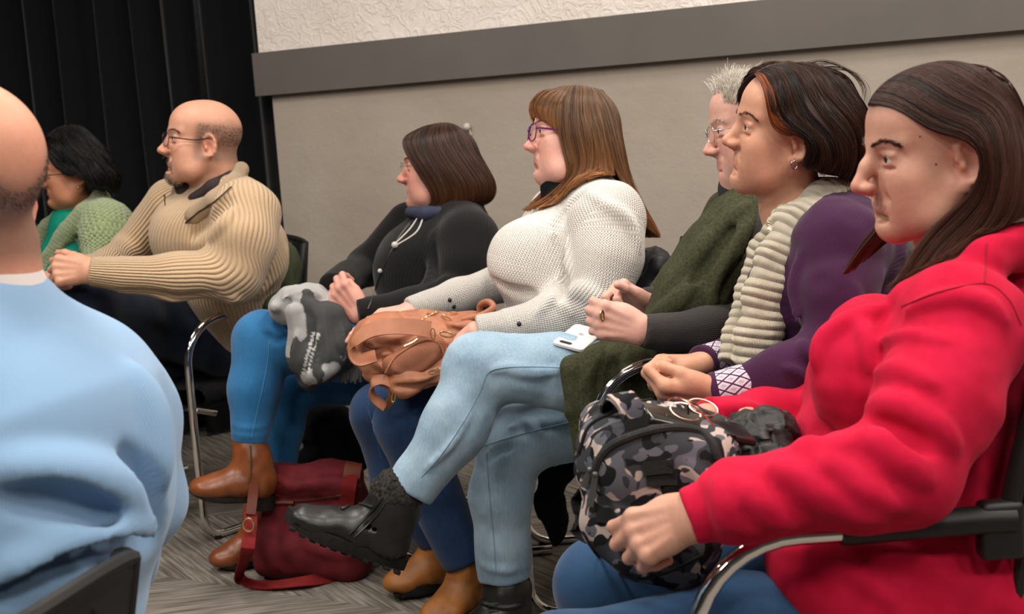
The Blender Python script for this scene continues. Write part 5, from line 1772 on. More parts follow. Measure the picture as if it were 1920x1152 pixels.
    # goatee
    def mask(p):
        a = np.abs(p[:, 1])
        m1 = (p[:, 2] < -.050) & (p[:, 2] > -.062) & (a < .030) & (p[:, 0] > .06)
        m2 = (a > .021) & (a < .034) & (p[:, 2] < -.055) & (p[:, 2] > -.10) & (p[:, 0] > .05)
        m3 = (p[:, 2] < -.084) & (a < .030) & (p[:, 0] > .045)
        return (m1 | m2 | m3).astype(float)
    ch = [short_hair(H, 3600, mask, lambda p, d: d*.4+np.array([.2, 0, -.8]), .010, .0009, rs=3)]
    hair_obj('goatee', ch, hair_c['beard'], e)
    def mask2(p):
        ear = (np.abs(p[:, 1]) > .066) & (p[:, 0] > -.036) & (p[:, 0] < .012) & (p[:, 2] < .024)
        return ((p[:, 0] < .026) & (p[:, 2] < .050) & (p[:, 2] > -.05) & ~ear & ((p[:, 0] < -.03) | (p[:, 2] > .005))).astype(float)
    hair_obj('hair', [short_hair(H, 2600, mask2, lambda p, d: d*.4+np.array([-.3, 0, -.7]), .004, .0006, M=3, rs=4)], hair_c['man'], e)
    return e
# ================================================================== woman in the pale green cardigan
def green_woman():
    e = empty('person', (P(190, 600, 4.4)[0], 4.4, 0), 'woman in a pale green knitted cardigan over a teal top with curly black hair', 'person')
    H = H_grn
    neck = ([P(140, 375, 4.32), P(148, 400, 4.34), P(150, 440, 4.36)], [.056, .062, .07])
    shN, shF = P(200, 425, 4.22), P(110, 440, 4.52)
    elN, elF = P(195, 520, 4.15), P(60, 520, 4.5)
    chest, pelv = P(150, 480, 4.38), P(180, 620, 4.4)
    T = SDF(); T.chain([pelv, P(145, 500, 4.36), P(146, 420, 4.35), P(146, 392, 4.35)], [.13, .128, .085, .060], .04, flat=(YA, 1.25))
    garment('top', T, .008, K['teal'], e)
    S = SDF()
    S.chain([P(185, 620, 4.4), P(176, 500, 4.40), P(176, 430, 4.40), P(170, 385, 4.38)], [.15, .140, .11, .05], .04, flat=(YA, 1.3), tag='t')
    S.sleeve([P(190, 405, 4.28), shN, elN, P(120, 540, 4.05), P(90, 540, 4.0)], [.07, .085, .07, .055, .045], .04, tag='a')
    S.sleeve([shF, elF, P(30, 545, 4.2)], [.07, .06, .05], .03, tag='b')
    S.chain([P(186, 372, 4.30), P(160, 398, 4.24), P(120, 440, 4.22), P(90, 490, 4.22), P(80, 540, 4.22)], [.030, .032, .030, .028, .028], .012, tag='c')
    S.chain([P(186, 372, 4.30), P(190, 375, 4.45), P(120, 400, 4.50), P(85, 430, 4.46), P(62, 500, 4.44)], [.03, .03, .025, .025, .025], .012, tag='d')
    S.rc(P(96, 440, 4.14), P(70, 520, 4.16), .055, .045, .02, sub=True)
    S.disp = [wr((3, 4, 7), (12, 12, 14), .006), lambda p: .0035*noise(p*62)]
    garment('cardigan', S, .0065, K['green'], e)
    J = SDF()
    for y in (4.3, 4.5):
        J.chain([P(190, 640, y), P(40, 640, y-.05), P(40, 640, y-.05)*[1, 1, 0]+[0, 0, .09]], [.10, .08, .05], .03)
    garment('trousers', J, .012, K['navy'], e)
    hN = SDF(); hN.tips = hand(hN, P(90, 540, 4.0), (-1, 0, -.1), (0, -.9, .3), -1, forearm=P(130, 540, 4.06))
    inner = seated_inner(chest, pelv, (shN, shF), (elN, elF), (P(115, 540, 4.04), P(45, 545, 4.22)), P(150, 440, 4.36))
    build_body(e, H, SK['grn'], srgb(160, 84, 76), neck, (hN,), inner, .4, h=.004, hh=.004)
    add_eyes(e, H)
    glasses(e, H, MT['lens_rim_dark'], w=.026, hgt=.017, cx=.101, r=.001, rtemple=.0016)
    b = MB(); b.sphere(H.w((H.f['ex']+.010, .082, -.048)), .005, 10); b.build('earring', MT['lens_rim_silver'], e)
    g = [[(104, 240, .0), (88, 256, .03), (88, 280, .06), (104, 300, .08), (116, 322, .088), (136, 330, .092)],
         [(115, 236, 0), (105, 255, .05), (115, 290, .085), (132, 318, .094), (150, 326, .098)],
         [(130, 234, 0), (130, 258, .06), (145, 295, .095), (158, 325, .1), (166, 345, .095)],
         [(145, 236, 0), (158, 262, .05), (180, 300, .085), (190, 330, .09), (186, 352, .085)],
         [(155, 240, 0), (185, 270, .02), (206, 305, .045), (218, 335, .05), (210, 360, .045)],
         [(160, 243, -.01), (192, 275, 0), (214, 308, 0), (226, 338, 0), (220, 364, 0)]]
    ch = loft_hair(H, g, 2200, .0012, thick=.02, jit=.007, clump=.008, wave=.010, wavel=2.2, frizz=.0006, part=0.0)
    hair_obj('hair', ch, hair_c['grn'], e)
    return e
# ================================================================== man in the pale blue jumper, seen from behind
def blue_man():
    e = empty('person', (P(20, 900, 1.5)[0], 1.62, 0), 'bald man seen from behind in a pale blue jumper over a white collar', 'person')
    Hd = Head.__new__(Head)
    Hd.f = dict(nx=.120, nz=-.036, cx=.084, cz=-.108, jaw=0, hook=0, cheek=0, fat=.008, lipx=0, noser=1.1, ear=1.0, brow=0, eyel=0, ex=-.014)
    Hd.Y = 1.42; Hd.set([-86, 362, -20, -6, 0, 1.10])
    neck = ([P(-75, 400, 1.42), P(-60, 480, 1.43), P(-50, 560, 1.43)], [.066, .070, .08])
    S = SDF()
    X = nrm((.29, .95, 0))
    S.chain([P(30, 1130, 1.42), P(45, 930, 1.42), P(28, 790, 1.42), P(-20, 670, 1.43)], [.140, .146, .132, .085], .05, flat=(X, 1.35), tag='t')
    S.rc(P(-40, 622, 1.43), P(150, 712, 1.56), .060, .072, .05)
    S.rc(P(-52, 582, 1.43), P(-50, 615, 1.43), .088, .096, .03)
    S.rc(P(-40, 622, 1.43), P(-260, 730, 1.25), .060, .085, .05)
    S.sleeve([P(160, 722, 1.56), P(212, 800, 1.60), P(250, 930, 1.64), P(205, 1060, 1.72), P(100, 1110, 1.80)], [.076, .074, .062, .056, .048], .05, tag='a')
    base = SDF(); base.ops = list(S.ops)
    for pts, r in (([(0, 880), (120, 890), (220, 920), (275, 975)], .013), ([(0, 1080), (80, 1050), (180, 1010), (270, 990)], .013), ([(250, 700), (280, 800), (290, 900)], .010)):
        fold(S, base, pts, r, .03)
    for pts, r in (([(230, 850), (262, 900), (285, 960), (288, 1010)], .012), ([(0, 1120), (100, 1070), (200, 1030), (265, 1015)], .012), ([(20, 930), (120, 935), (210, 965)], .010)):
        fold(S, base, pts, r, .03, sub=True)
    S.disp = [wr((3, 4, 7), (7, 7, 9), .006)]
    garment('jumper', S, .0065, K['blue'], e)
    C = SDF(); C.chain([P(-66, 498, 1.43), P(-57, 560, 1.43)], [.0805, .091], .02)
    garment('shirt_collar', C, .005, plain('white_shirt', srgb(214, 206, 204), .85), e)
    J = SDF()
    for y in (1.32, 1.54):
        q = P(30, 1180, 1.42)*[1, 0, 1]+[0, y, 0]
        J.chain([q, q+[-.42, .10, .0], (q+[-.42, .10, 0])*[1, 1, 0]+[0, 0, .09]], [.10, .08, .05], .03)
    garment('trousers', J, .012, K['navy'], e)
    inner = seated_inner(P(30, 770, 1.42), P(30, 1130, 1.42), [P(170, 700, 1.56)], [P(260, 915, 1.64)], [P(140, 1100, 1.78)], P(-50, 570, 1.43))
    def scalp(p):
        n = .02*noise(p*26)
        back = np.clip((-p[:, 0]-.03)/.07, 0, 1)
        lvl = .035-.05*back*np.exp(-((p[:, 1]-.02)/.045)**2)+n*.4
        a = 1/(1+np.exp((p[:, 2]-lvl)/.007))
        b = 1/(1+np.exp((p[:, 0]-.030)/.006))*(1/(1+np.exp(-(p[:, 2]+.085)/.006)))
        ear = (np.abs(p[:, 1]) > .070) & (p[:, 0] > -.036) & (p[:, 0] < .012) & (p[:, 2] < .022)
        return np.clip(a*b*.72*(~ear), 0, 1)
    build_body(e, Hd, SK['blu'], LIP, neck, (), inner, .5, scalp, srgb(92, 74, 64), h=.0035)
    add_eyes(e, Hd)
    def mask2(p): return (scalp(p) > .4).astype(float)
    hair_obj('hair', [short_hair(Hd, 5000, mask2, lambda p, d: d*.4+np.array([-.3, 0, -.7]), .004, .0003, M=3, rs=5)], hair_c['man'], e)
    return e
# ------------------------------------------------------------------ chairs
def chair(x, y, a, label, ah=.675, pad0=.03, wid=.54, front=.22, rear=-.20, lean=0.0, full=True, top=.895, arms=True):
    """tubular steel armchair; a = degrees it is turned towards the aisle"""
    ar = math.radians(a)
    e = empty('armchair', (x, y, 0), label, 'chair', 'chrome armchairs of the row')
    f = np.array([-math.cos(ar), -math.sin(ar), 0]); s = np.array([math.sin(ar), -math.cos(ar), 0]); u = np.array([0, 0, 1.0])
    w = lambda a_, b_, c_: np.array([x, y, 0])+f*a_+s*b_+u*c_
    R = np.stack([f, s, u], 1)
    for sd in (1, -1):
        b = MB(); o = sd*wid/2
        pts = [(rear-.02, .014), (rear+.1, .013), (front-.07, .013)]
        for t in np.linspace(0, 90, 7)[1:]:
            q = math.radians(t); pts.append((front-.07+.07*math.sin(q)-.0*t, .083-.07*math.cos(q)))
        r = .135
        pts += [(front+.002, .30), (front, ah-r-.02)]
        for t in np.linspace(0, 90, 10):
            q = math.radians(t); pts.append((front-r+r*math.cos(q), ah-r-.0+r*math.sin(q)))
        pts += [(pad0, ah), (rear+.02, ah+.004)]
        if not arms: pts = [q_ for q_ in pts if q_[1] < .42]+[(front-.01, .42), (rear+.02, .43), (rear-.01, .55)]
        b.tube([w(p, o, z) for p, z in pts], .0122, 14)
        b.build('side_frame', MT['chrome'], e)
        p = MB()
        p.tube([w(pad0+.002, o, ah), w(pad0-.01, o, ah), w((pad0+rear)/2, o, ah+.003), w(rear+.01, o, ah+.005), w(rear-.02, o, ah+.004)], [.0155, .0165, .0175, .0185, .0185], 14, flat=1.0)
        if arms: p.build('arm_pad', MT['blackplastic'], e)
        for q in (front-.045, rear+.05):
            g = MB(); g.tube([w(q, o, .012), w(q, o, .0)], .012, 10); g.build('foot_glide', MT['rubber'], e)
        k = MB(); k.box(w(rear-.005, o*.985, ah-.01), (.055, .03, .075), R, bev=.008)
        # upright carrying the backrest
        k.tube([w(rear-.01, o*.97, ah-.02), w(rear-.035, o*.96, min(ah+.08, top-.06)), w(rear-.075, o*.93, min(ah+.20, top-.02))], .016, 10, flat=.75)
        k.build('back_support', MT['blackplastic'], e)
    # seat
    S = SDF(); S.bx(w(.01, 0, .440), (.235, .235, .030), R, .026)
    S.disp = [lambda q: .002*noise(q*14)]
    garment('seat', S, .009, MT['blackcloth'], e)
    for q0, q1 in (((.14, -wid/2, .395), (.14, wid/2, .395)), ((-.14, -wid/2, .395), (-.14, wid/2, .395)), ((rear+.06, -wid/2, .014), (rear+.06, wid/2, .014)),
                   ((.14, -wid/2, .395), (front-.01, -wid/2, .42)), ((.14, wid/2, .395), (front-.01, wid/2, .42))):
        b = MB(); b.tube([w(*q0), w(*q1)], .010, 10); b.build('crossbar', MT['chrome'], e)
    # backrest: curved shell with a rim and small holes marked in it
    nu, nv = 25, 12
    V = []
    for j in range(nv):
        v = j/(nv-1)
        for i in range(nu):
            q = (i/(nu-1)*2-1)
            zz = .50+v*(top-.50)-.018*abs(q)**3*(v > .5)
            V.append(w(rear-.02-.075*v-.030*(1-q*q)+.0, q*(wid/2-.018-.012*v), zz))
    V = np.array(V)
    Q = np.array([(j*nu+i, j*nu+i+1, (j+1)*nu+i+1, (j+1)*nu+i) for j in range(nv-1) for i in range(nu-1)])
    o = mesh_np('backrest', V, Q, MT['blackplastic'], e)
    m_ = o.modifiers.new('thickness', 'SOLIDIFY'); m_.thickness = .012; m_.offset = 0
    rim = MB(); ring = [V[i] for i in range(nu)]+[V[j*nu+nu-1] for j in range(1, nv)]+[V[(nv-1)*nu+i] for i in range(nu-2, -1, -1)]+[V[j*nu] for j in range(nv-2, 0, -1)]
    rim.tube(ring, .0095, 8, closed=True); rim.build('rim', MT['blackplastic'], o)
    if full:
        pf = MB()
        for j in range(4):
            for i in range(9):
                q = (i-4)/4*.62+.06*(j % 2); v = .52+.11*j
                base_ = w(rear-.02-.075*v-.030*(1-q*q)-.0085, q*(wid/2-.03), .50+v*(top-.50))
                pf.tube([base_, base_-f*.002], .0045, 8)
        pf.build('perforations', plain('hole_dark', srgb(6, 6, 6), .9), o)['kind'] = 'stuff'
    return e
chair(.425, 1.75, 0, 'chrome armchair with black arm pads, under the woman in the red hoodie', rear=-.165)
chair(.50, 2.22, 0, 'chrome armchair under the woman in the purple cardigan')
chair(.375, 2.735, 0, 'chrome armchair under the woman with short silver hair', ah=.712)
chair(.22, 3.17, 0, 'chrome armchair under the woman in the white jumper')
chair(-.165, 3.62, 3, 'chrome armchair under the woman in the black cardigan')
chair(-1.045, 4.01, 48, 'chrome armchair under the bald man in the beige jumper', pad0=.05, ah=.69)
chair(-1.62, 4.55, 48, 'chrome armchair under the woman in the pale green cardigan')
c_ = chair(-.725, 1.15, -17, 'black perforated plastic chair back behind the man in pale blue', ah=.60, rear=-.145, top=.785, arms=False, wid=.50)
del c_['group']
# ------------------------------------------------------------------ camouflage bag
def camo():
    t = NT('grey_camouflage_cloth', .85, (1, 1, 1, 1), 0, .15)
    o_ = t.obj()
    mp = t.n('ShaderNodeMapping'); mp.inputs['Scale'].default_value = (1, 1, 1.25); t.l(o_, mp.inputs[0])
    def blob(off, sc, th, det=1.2):
        m2 = t.n('ShaderNodeMapping'); m2.inputs['Location'].default_value = off; t.l(mp.outputs[0], m2.inputs[0])
        x = t.n('ShaderNodeTexNoise'); x.inputs['Scale'].default_value = sc; x.inputs['Detail'].default_value = det; x.inputs['Distortion'].default_value = .9
        t.l(m2.outputs[0], x.inputs['Vector'])
        return t.math('GREATER_THAN', x.outputs[0], th)
    c = t.mix(blob((1, 2, 3), 19, .50), srgb(176, 160, 152), srgb(92, 92, 100))
    c = t.mix(blob((5, 1, 7), 24, .535), c, srgb(56, 57, 62))
    c = t.mix(blob((9, 4, 2), 27, .56), c, srgb(26, 26, 28))
    t.col(c)
    t.bump(t.noise(t.obj(), 900, 2), .25, .0006)
    return t.m
MT['camo'] = camo()
MT['web'] = plain('black_webbing', srgb(24, 24, 24), .8, 0, .2, 400, .3, .5, 600)
MT['zipm'] = plain('grey_zip_metal', srgb(96, 96, 94), .35, .6)
def rotm(ax, deg):
    return np.array(Matrix.Rotation(math.radians(deg), 3, ax))
def ribbon(b, pts, width, th, up, n=24, mi=0):
    """flat strap along pts, its width lying along up"""
    p = cr(pts, n); T = np.gradient(p, axis=0); T /= np.linalg.norm(T, axis=1)[:, None]
    up = np.asarray(up, float)
    if up.ndim == 1: up = np.tile(up, (n, 1))
    else: up = cr(up, n)
    A = up-(up*T).sum(1)[:, None]*T; A /= np.linalg.norm(A, axis=1)[:, None]
    Bn = np.cross(T, A)
    V = np.stack([p+A*width/2+Bn*th/2, p-A*width/2+Bn*th/2, p-A*width/2-Bn*th/2, p+A*width/2-Bn*th/2], 1).reshape(-1, 3)
    fs = [(i*4+j, i*4+(j+1) % 4, (i+1)*4+(j+1) % 4, (i+1)*4+j) for i in range(n-1) for j in range(4)]
    fs += [(0, 3, 2, 1), ((n-1)*4, (n-1)*4+1, (n-1)*4+2, (n-1)*4+3)]
    b.add(V, fs, mi)
def camo_bag():
    e = empty('camouflage_bag', P(1215, 1060, 1.62), 'grey camouflage bag with black straps held on the lap of the woman in red', 'bag')
    R = rotm('Y', 14)@rotm('Z', -4)
    S = SDF()
    S.bx(P(1228, 905, 1.66), (.095, .085, .100), R, .045)
    S.bx(P(1245, 1010, 1.62), (.062, .070, .055), R, .035, .04)
    S.bx(P(1190, 845, 1.70), (.085, .085, .055), R, .040, .03)
    S.el(P(1235, 880, 1.585), (.078, .030, .062), .03)
    S.el(P(1280, 830, 1.70), (.08, .09, .04), .04)
    base = SDF(); base.ops = list(S.ops)
    for pts, r in (([(1150, 950), (1180, 970), (1230, 965)], .006), ([(1290, 870), (1315, 900), (1310, 950)], .006), ([(1110, 870), (1120, 830), (1160, 800)], .005)):
        fold(S, base, pts, r, .012)
    S.disp = [wr((3, 1, 2), (16, 16, 16), .006), wr((0, 5, 1), (40, 40, 40), .0022)]
    g = garment('body', S, .004, MT['camo'], e)
    arc = [(1112, 905), (1122, 865), (1148, 835), (1195, 815), (1250, 803), (1300, 806), (1332, 825), (1346, 860)]
    seam(e, 'zip', S, arc, .0060, plain('charcoal_binding', srgb(44, 44, 44), .8, 0, .2, 300, .3, .4, 500), 60, .0015, 8)
    seam(g, 'piping', S, [(1086, 850), (1105, 800), (1150, 775), (1210, 752), (1270, 755), (1310, 780)], .0030, MT['web'], 50, .001)
    seam(g, 'piping', S, [(1095, 1000), (1120, 1040), (1165, 1078), (1210, 1085), (1270, 1066), (1320, 1040)], .0028, MT['web'], 50, .001)
    # zip pullers
    for a, c in (((1106, 880), (1092, 912)), ((1116, 888), (1106, 948))):
        p, ok = trace(S, np.array([a[0], c[0]]), np.array([a[1], c[1]]), 1.2)
        p = np.array([p[0], P(c[0], c[1], p[0][1]-.004)])
        b = MB(); ribbon(b, [p[0]-[0, .006, 0], p[1]-[0, .006, 0]], .008, .0025, (1, 0, 0), 6); b.sphere(p[0]-[0, .005, 0], .005, 8)
        b.build('zip_pull', MT['zipm'], e)
    # carrying handle on top and its black tabs
    b = MB()
    ribbon(b, [P(1192, 800, 1.60), P(1180, 760, 1.60), P(1160, 742, 1.61), P(1150, 752, 1.64), P(1146, 785, 1.66)], .034, .007, (.9, .35, .0), 26)
    b.build('handle', MT['camo'], e)
    def strap(pix, w_, nm='strap', lift=.002):
        q = cr(np.array(pix, float), 22)
        p, ok = trace(S, q[:, 0], q[:, 1], 1.2); p = p[ok]
        d = nrm(CAMP-p.mean(0))
        b = MB(); T = nrm(p[-1]-p[0])
        ribbon(b, list(p[::3]+d*lift), w_, .003, np.cross(T, d), 24); b.build(nm, MT['web'], e)
    strap([(1172, 805), (1200, 800), (1222, 792)], .024)
    strap([(1205, 880), (1245, 876), (1262, 876)], .018); strap([(1212, 898), (1248, 896), (1270, 896)], .020)
    strap([(1252, 872), (1256, 900), (1254, 925)], .015)
    strap([(1120, 962), (1180, 972), (1240, 968)], .024)
    b = MB()
    ribbon(b, [P(1128, 965, 1.60), P(1095, 960, 1.64), P(1080, 985, 1.68), P(1105, 1005, 1.64), P(1150, 1003, 1.575)], .024, .003, (0.1, .5, .8), 26)
    ribbon(b, [P(1100, 905, 1.66), P(1084, 930, 1.68), P(1090, 965, 1.66)], .024, .003, (0.6, .7, .2), 16)
    b.build('strap', MT['web'], e)
    return e, S
def flat_case():
    b = MB()
    p0, p1 = P(1205, 778, 1.60), P(1402, 822, 1.66)
    T = nrm(p1-p0); n = nrm(np.cross(T, np.cross((0, -.35, 1), T)))
    s = nrm(np.cross(n, T))
    R = np.stack([T, s, n], 1)
    b.box((p0+p1)/2+n*.004, (np.linalg.norm(p1-p0), .050, .010), R, bev=.004)
    b.box((p0*.3+p1*.7)+n*.0095, (.030, .050, .003), R, bev=.001)
    o = b.build('phone_case', plain('glossy_black_case', srgb(34, 33, 30), .18, 0, .6))
    tag(o, 'flat glossy black case lying across the top of the camouflage bag', 'case')
    m = MT['rosegold'] = plain('rose_gold_wire', (.80, .48, .38, 1), .2, 1.0)
    e = empty('eyeglasses', P(1290, 775, 1.62), 'folded rose-gold wire glasses resting on top of the camouflage bag', 'glasses')
    for k, (cx, cy, yy) in enumerate(((1285, 778, 1.60), (1318, 770, 1.645))):
        b = MB(); th = np.linspace(0, 2*PI, 30, endpoint=False)
        c = P(cx, cy-6, yy)
        A = nrm((1, .25, -.42)); B = nrm((.2, .55, .45))
        ring = c+np.outer(np.cos(th)*.023, A)+np.outer(np.sin(th)*.013, B)
        b.tube(ring, .0008, 6, closed=True); b.build('rim', m, e)
        l = MB(); l.prism(ring, np.cross(A, B), .0008); l.build('lens', MT['glass'], e)
    b = MB()
    b.tube([P(1252, 752, 1.60), P(1268, 746, 1.60), P(1300, 762, 1.60), P(1338, 798, 1.60)], .0011, 6, sm=16)
    b.build('temple', m, e)
    b = MB(); b.tube([P(1262, 748, 1.63), P(1300, 756, 1.64), P(1345, 790, 1.66)], .0011, 6, sm=16); b.build('temple', m, e)
    b = MB(); b.box(P(1290, 768, 1.597), (.003, .003, .014)); b.build('nose_pad', MT['blackplastic'], e)
def puffer(name, label, pts, rs, Y=None, mat=None, h=.005, freq=26):
    mat = mat or MT['nylon']
    S = SDF()
    for (px, py, y), r in zip(pts, rs):
        S.el(P(px, py, y), r, .03)
    S.disp = [lambda p: .014*(np.abs(noise(p*freq+5))-.3), lambda p: .010*noise(p*9), lambda p: .0065*np.exp(-(noise(p*freq*.8+9)/.09)**2), lambda p: .004*np.abs(noise(p*freq*2.2))]
    o = garment(name, S, h, mat, None)
    return tag(o, label, 'jacket')
MT['nylon'] = plain('black_quilted_nylon', srgb(30, 30, 31), .5, 0, .35, 60, .2, .3, 160)
MT['olive'] = plain('olive_cloth', srgb(70, 72, 54), .9, 0, .15, 50, .2, .3, 300)
cb, camoS = camo_bag()
flat_case()
puffer('puffer_jacket', 'black quilted puffer jacket bundled on the lap behind the camouflage bag',
       [(1405, 850, 1.72), (1440, 812, 1.74), (1385, 900, 1.66), (1450, 880, 1.66), (1365, 845, 1.72)], [(.062, .06, .055), (.045, .06, .036), (.055, .05, .045), (.036, .05, .045), (.036, .05, .03)], h=.0033, freq=44)
puffer('puffer_jacket', 'black quilted puffer jacket hung on the chair behind the white jumper',
       [(1228, 500, 3.22), (1215, 570, 3.20), (1235, 620, 3.20)], [(.05, .12, .06), (.05, .13, .09), (.045, .12, .08)], mat=plain('dark_navy_nylon', srgb(22, 22, 27), .5, 0, .4), h=.006, freq=18)
puffer('jacket', 'olive green jacket hung over the chair behind the beige jumper',
       [(530, 500, 3.96), (525, 560, 3.96), (500, 620, 3.94)], [(.055, .16, .09), (.075, .17, .10), (.08, .17, .07)], mat=plain('olive_jacket_cloth', srgb(66, 72, 52), .8, 0, .2), h=.007, freq=12)
puffer('jacket', 'dark olive jacket on the chair between the purple cardigan and red hoodie',
       [(1690, 500, 2.22), (1700, 580, 2.22), (1690, 680, 2.22)], [(.05, .17, .06), (.05, .17, .10), (.05, .17, .10)], mat=plain('dark_olive_cloth', srgb(52, 50, 42), .85), h=.007, freq=12)
puffer('coat', 'black coat hanging down below the chair seat beside the pale jeans',
       [(1045, 885, 3.05), (1035, 940, 3.06), (1042, 985, 3.06)], [(.06, .05, .05), (.05, .05, .08), (.026, .04, .05)], mat=MT['blackcloth'], h=.006, freq=16)
puffer('dark_bag', 'black cloth bag under the chair of the woman in black',
       [(610, 800, 3.75), (640, 850, 3.75), (590, 870, 3.75)], [(.09, .10, .08), (.10, .10, .08), (.08, .1, .05)], mat=MT['blackcloth'], h=.008, freq=14)
bpy.data.objects['dark_bag']['category'] = 'bag'
x = puffer('red_cloth', 'bright red cloth hanging at the back of the red hoodie chair',
       [(1878, 1105, 1.72), (1884, 1140, 1.72), (1870, 1170, 1.72)], [(.022, .10, .05), (.020, .10, .05), (.025, .10, .05)], mat=plain('bright_red_cloth', srgb(214, 22, 30), .8), h=.005, freq=14)
x['category'] = 'cloth'
# ------------------------------------------------------------------ phone
def phone():
    e = empty('smartphone', P(1085, 640, 2.60), 'white smartphone lying face down on the pale jeans beside the green scarf', 'phone')
    a, b_, c, d = P(1037, 645, 2.60), P(1090, 661, 2.575), P(1131, 624, 2.70), P(1080, 612, 2.725)
    cen = (a+b_+c+d)/4
    X = nrm((d-a)+(c-b_)); Yv = nrm((b_-a)+(c-d)); N = nrm(np.cross(X, Yv)); N = N if N[2] > 0 else -N
    Yv = nrm(np.cross(N, X))
    R = np.stack([X, Yv, N], 1)
    L, W_ = .142, .070
    cen = cen+N*.002
    m = MB()
    n = 8; out = []
    for sx, sy, a0 in ((1, 1, 0), (-1, 1, 90), (-1, -1, 180), (1, -1, 270)):
        for t in range(n+1):
            q = math.radians(a0+90*t/n)
            out.append((sx*(L/2-.011)+.011*math.cos(q), sy*(W_/2-.011)+.011*math.sin(q)))
    k = len(out); rows = []
    for z, ins in ((-.004, .0015), (-.0025, 0), (.0025, 0), (.004, .0018)):
        rows.append([cen+X*(x*(1-ins*2/L))+Yv*(y*(1-ins*2/W_))+N*z for x, y in out])
    V = np.vstack(rows); fs = [list(range(k)), list(range(3*k, 4*k))]
    for r in range(3): fs += [(r*k+i, r*k+(i+1) % k, (r+1)*k+(i+1) % k, (r+1)*k+i) for i in range(k)]
    m.add(V, fs); m.build('body', plain('white_phone_case', srgb(226, 220, 220), .35, 0, .4), e)
    g = plain('phone_logo_grey', srgb(176, 172, 172), .3, .3)
    l = MB()     # small fruit-shaped mark in the middle of the back
    c0 = cen+N*.0042+X*.012
    th = np.linspace(0, 2*PI, 28, endpoint=False)
    out = []
    for q in th:
        r = .0058*(1+.10*math.cos(2*q))-.0012*math.exp(-((q-PI/2)/.3)**2)
        px_, py_ = r*math.cos(q), r*math.sin(q)
        if math.hypot(px_-.0075, py_-.0005) < .0032: px_ = .0045
        out.append(c0+Yv*px_+X*py_)
    l.prism(out, N, .0003)
    l.prism([c0+X*(.0072+.0024*math.cos(q))+Yv*(.0014+.0011*math.sin(q)) for q in np.linspace(0, 2*PI, 12, endpoint=False)], N, .0003)
    l.build('logo', g, e)
    cm = MB(); cc = cen+N*.0042-X*(L/2-.018)*-1+Yv*(-(W_/2-.016))
    c1, c2 = cen+N*.0042-X*(L/2-.014)+Yv*(W_/2-.018), cen+N*.0042-X*(L/2-.014)+Yv*(W_/2-.034)
    cm.tube([c1, c1+N*.001], .0062, 16); cm.tube([c2, c2+N*.001], .0062, 16); cm.box((c1+c2)/2+N*.0004, (.0124, .016, .001), R)
    cm.build('camera_lens', MT['blackplastic'], e)
phone()
# ------------------------------------------------------------------ green wool scarf of the silver-haired woman
def green_scarf():
    t = NT('green_wool', .95, srgb(72, 74, 54), 0, .1)
    nz = t.noise(t.obj(), 160, 4, .7)
    t.col(t.ramp(nz, [(.3, srgb(46, 48, 34)), (.7, srgb(76, 77, 57))]))
    t.bump(t.math('ADD', nz, t.noise(t.obj(), 900, 2)), .5, .0015)
    S = SDF()
    fl = (YA, 1.7)
    S.chain([P(1452, 372, 2.62), P(1420, 372, 2.60), P(1390, 410, 2.60), P(1352, 480, 2.585), P(1310, 550, 2.58), P(1280, 615, 2.58)], [.035, .04, .058, .075, .085, .085], .03, flat=(YA, 1.25))
    S.chain([P(1400, 365, 2.72), P(1365, 395, 2.80), P(1325, 470, 2.78), P(1270, 560, 2.74)], [.04, .045, .055, .06], .03)
    # over the lap and down the side of the thigh
    S.chain([P(1270, 640, 2.58), P(1190, 675, 2.585), P(1130, 690, 2.59)], [.075, .062, .055], .03, flat=(YA, 1.5))
    S.bx(P(1165, 730, 2.545), (.118, .026, .085), rotm('Y', -5), .022, .03)
    S.bx(P(1118, 800, 2.535), (.055, .022, .080), rotm('Y', 5), .018, .03)
    S.chain([P(1075, 700, 2.53), P(1078, 770, 2.525), P(1085, 830, 2.525)], [.018, .014, .012], .02)
    base = SDF(); base.ops = list(S.ops)
    for pts, r in (([(1400, 385), (1350, 430), (1300, 490), (1250, 540)], .012), ([(1420, 400), (1380, 460), (1345, 530), (1330, 580)], .012), ([(1440, 420), (1410, 490), (1385, 560)], .010),
                   ([(1370, 405), (1310, 465), (1262, 520), (1215, 560)], .010), ([(1180, 650), (1175, 700), (1185, 760)], .010), ([(1230, 660), (1235, 710), (1215, 760)], .010),
                   ([(1130, 650), (1105, 700), (1100, 780)], .010), ([(1300, 540), (1260, 575), (1230, 590)], .012)):
        fold(S, base, pts, r, .016)
    for pts, r in (([(1385, 420), (1345, 470), (1290, 540)], .008), ([(1410, 440), (1370, 510), (1345, 570)], .008), ([(1155, 670), (1145, 720), (1150, 780)], .007)):
        fold(S, base, pts, r, .014, sub=True)
    S.disp = [wr((1, 1, 8), (12, 12, 12), .005), lambda p: .011*(np.abs(noise((p@np.array([[.83, 0, .55], [0, 1, 0], [-.55, 0, .83]]))*np.array([26, 14, 6])+2))-.3)]
    # keep clear of the forearm lying in front of it
    o = garment('wool_scarf', S, .0045, t.m, None)
    tag(o, 'dark green wool scarf draped over the silver-haired woman\'s chest and lap', 'scarf')
green_scarf()
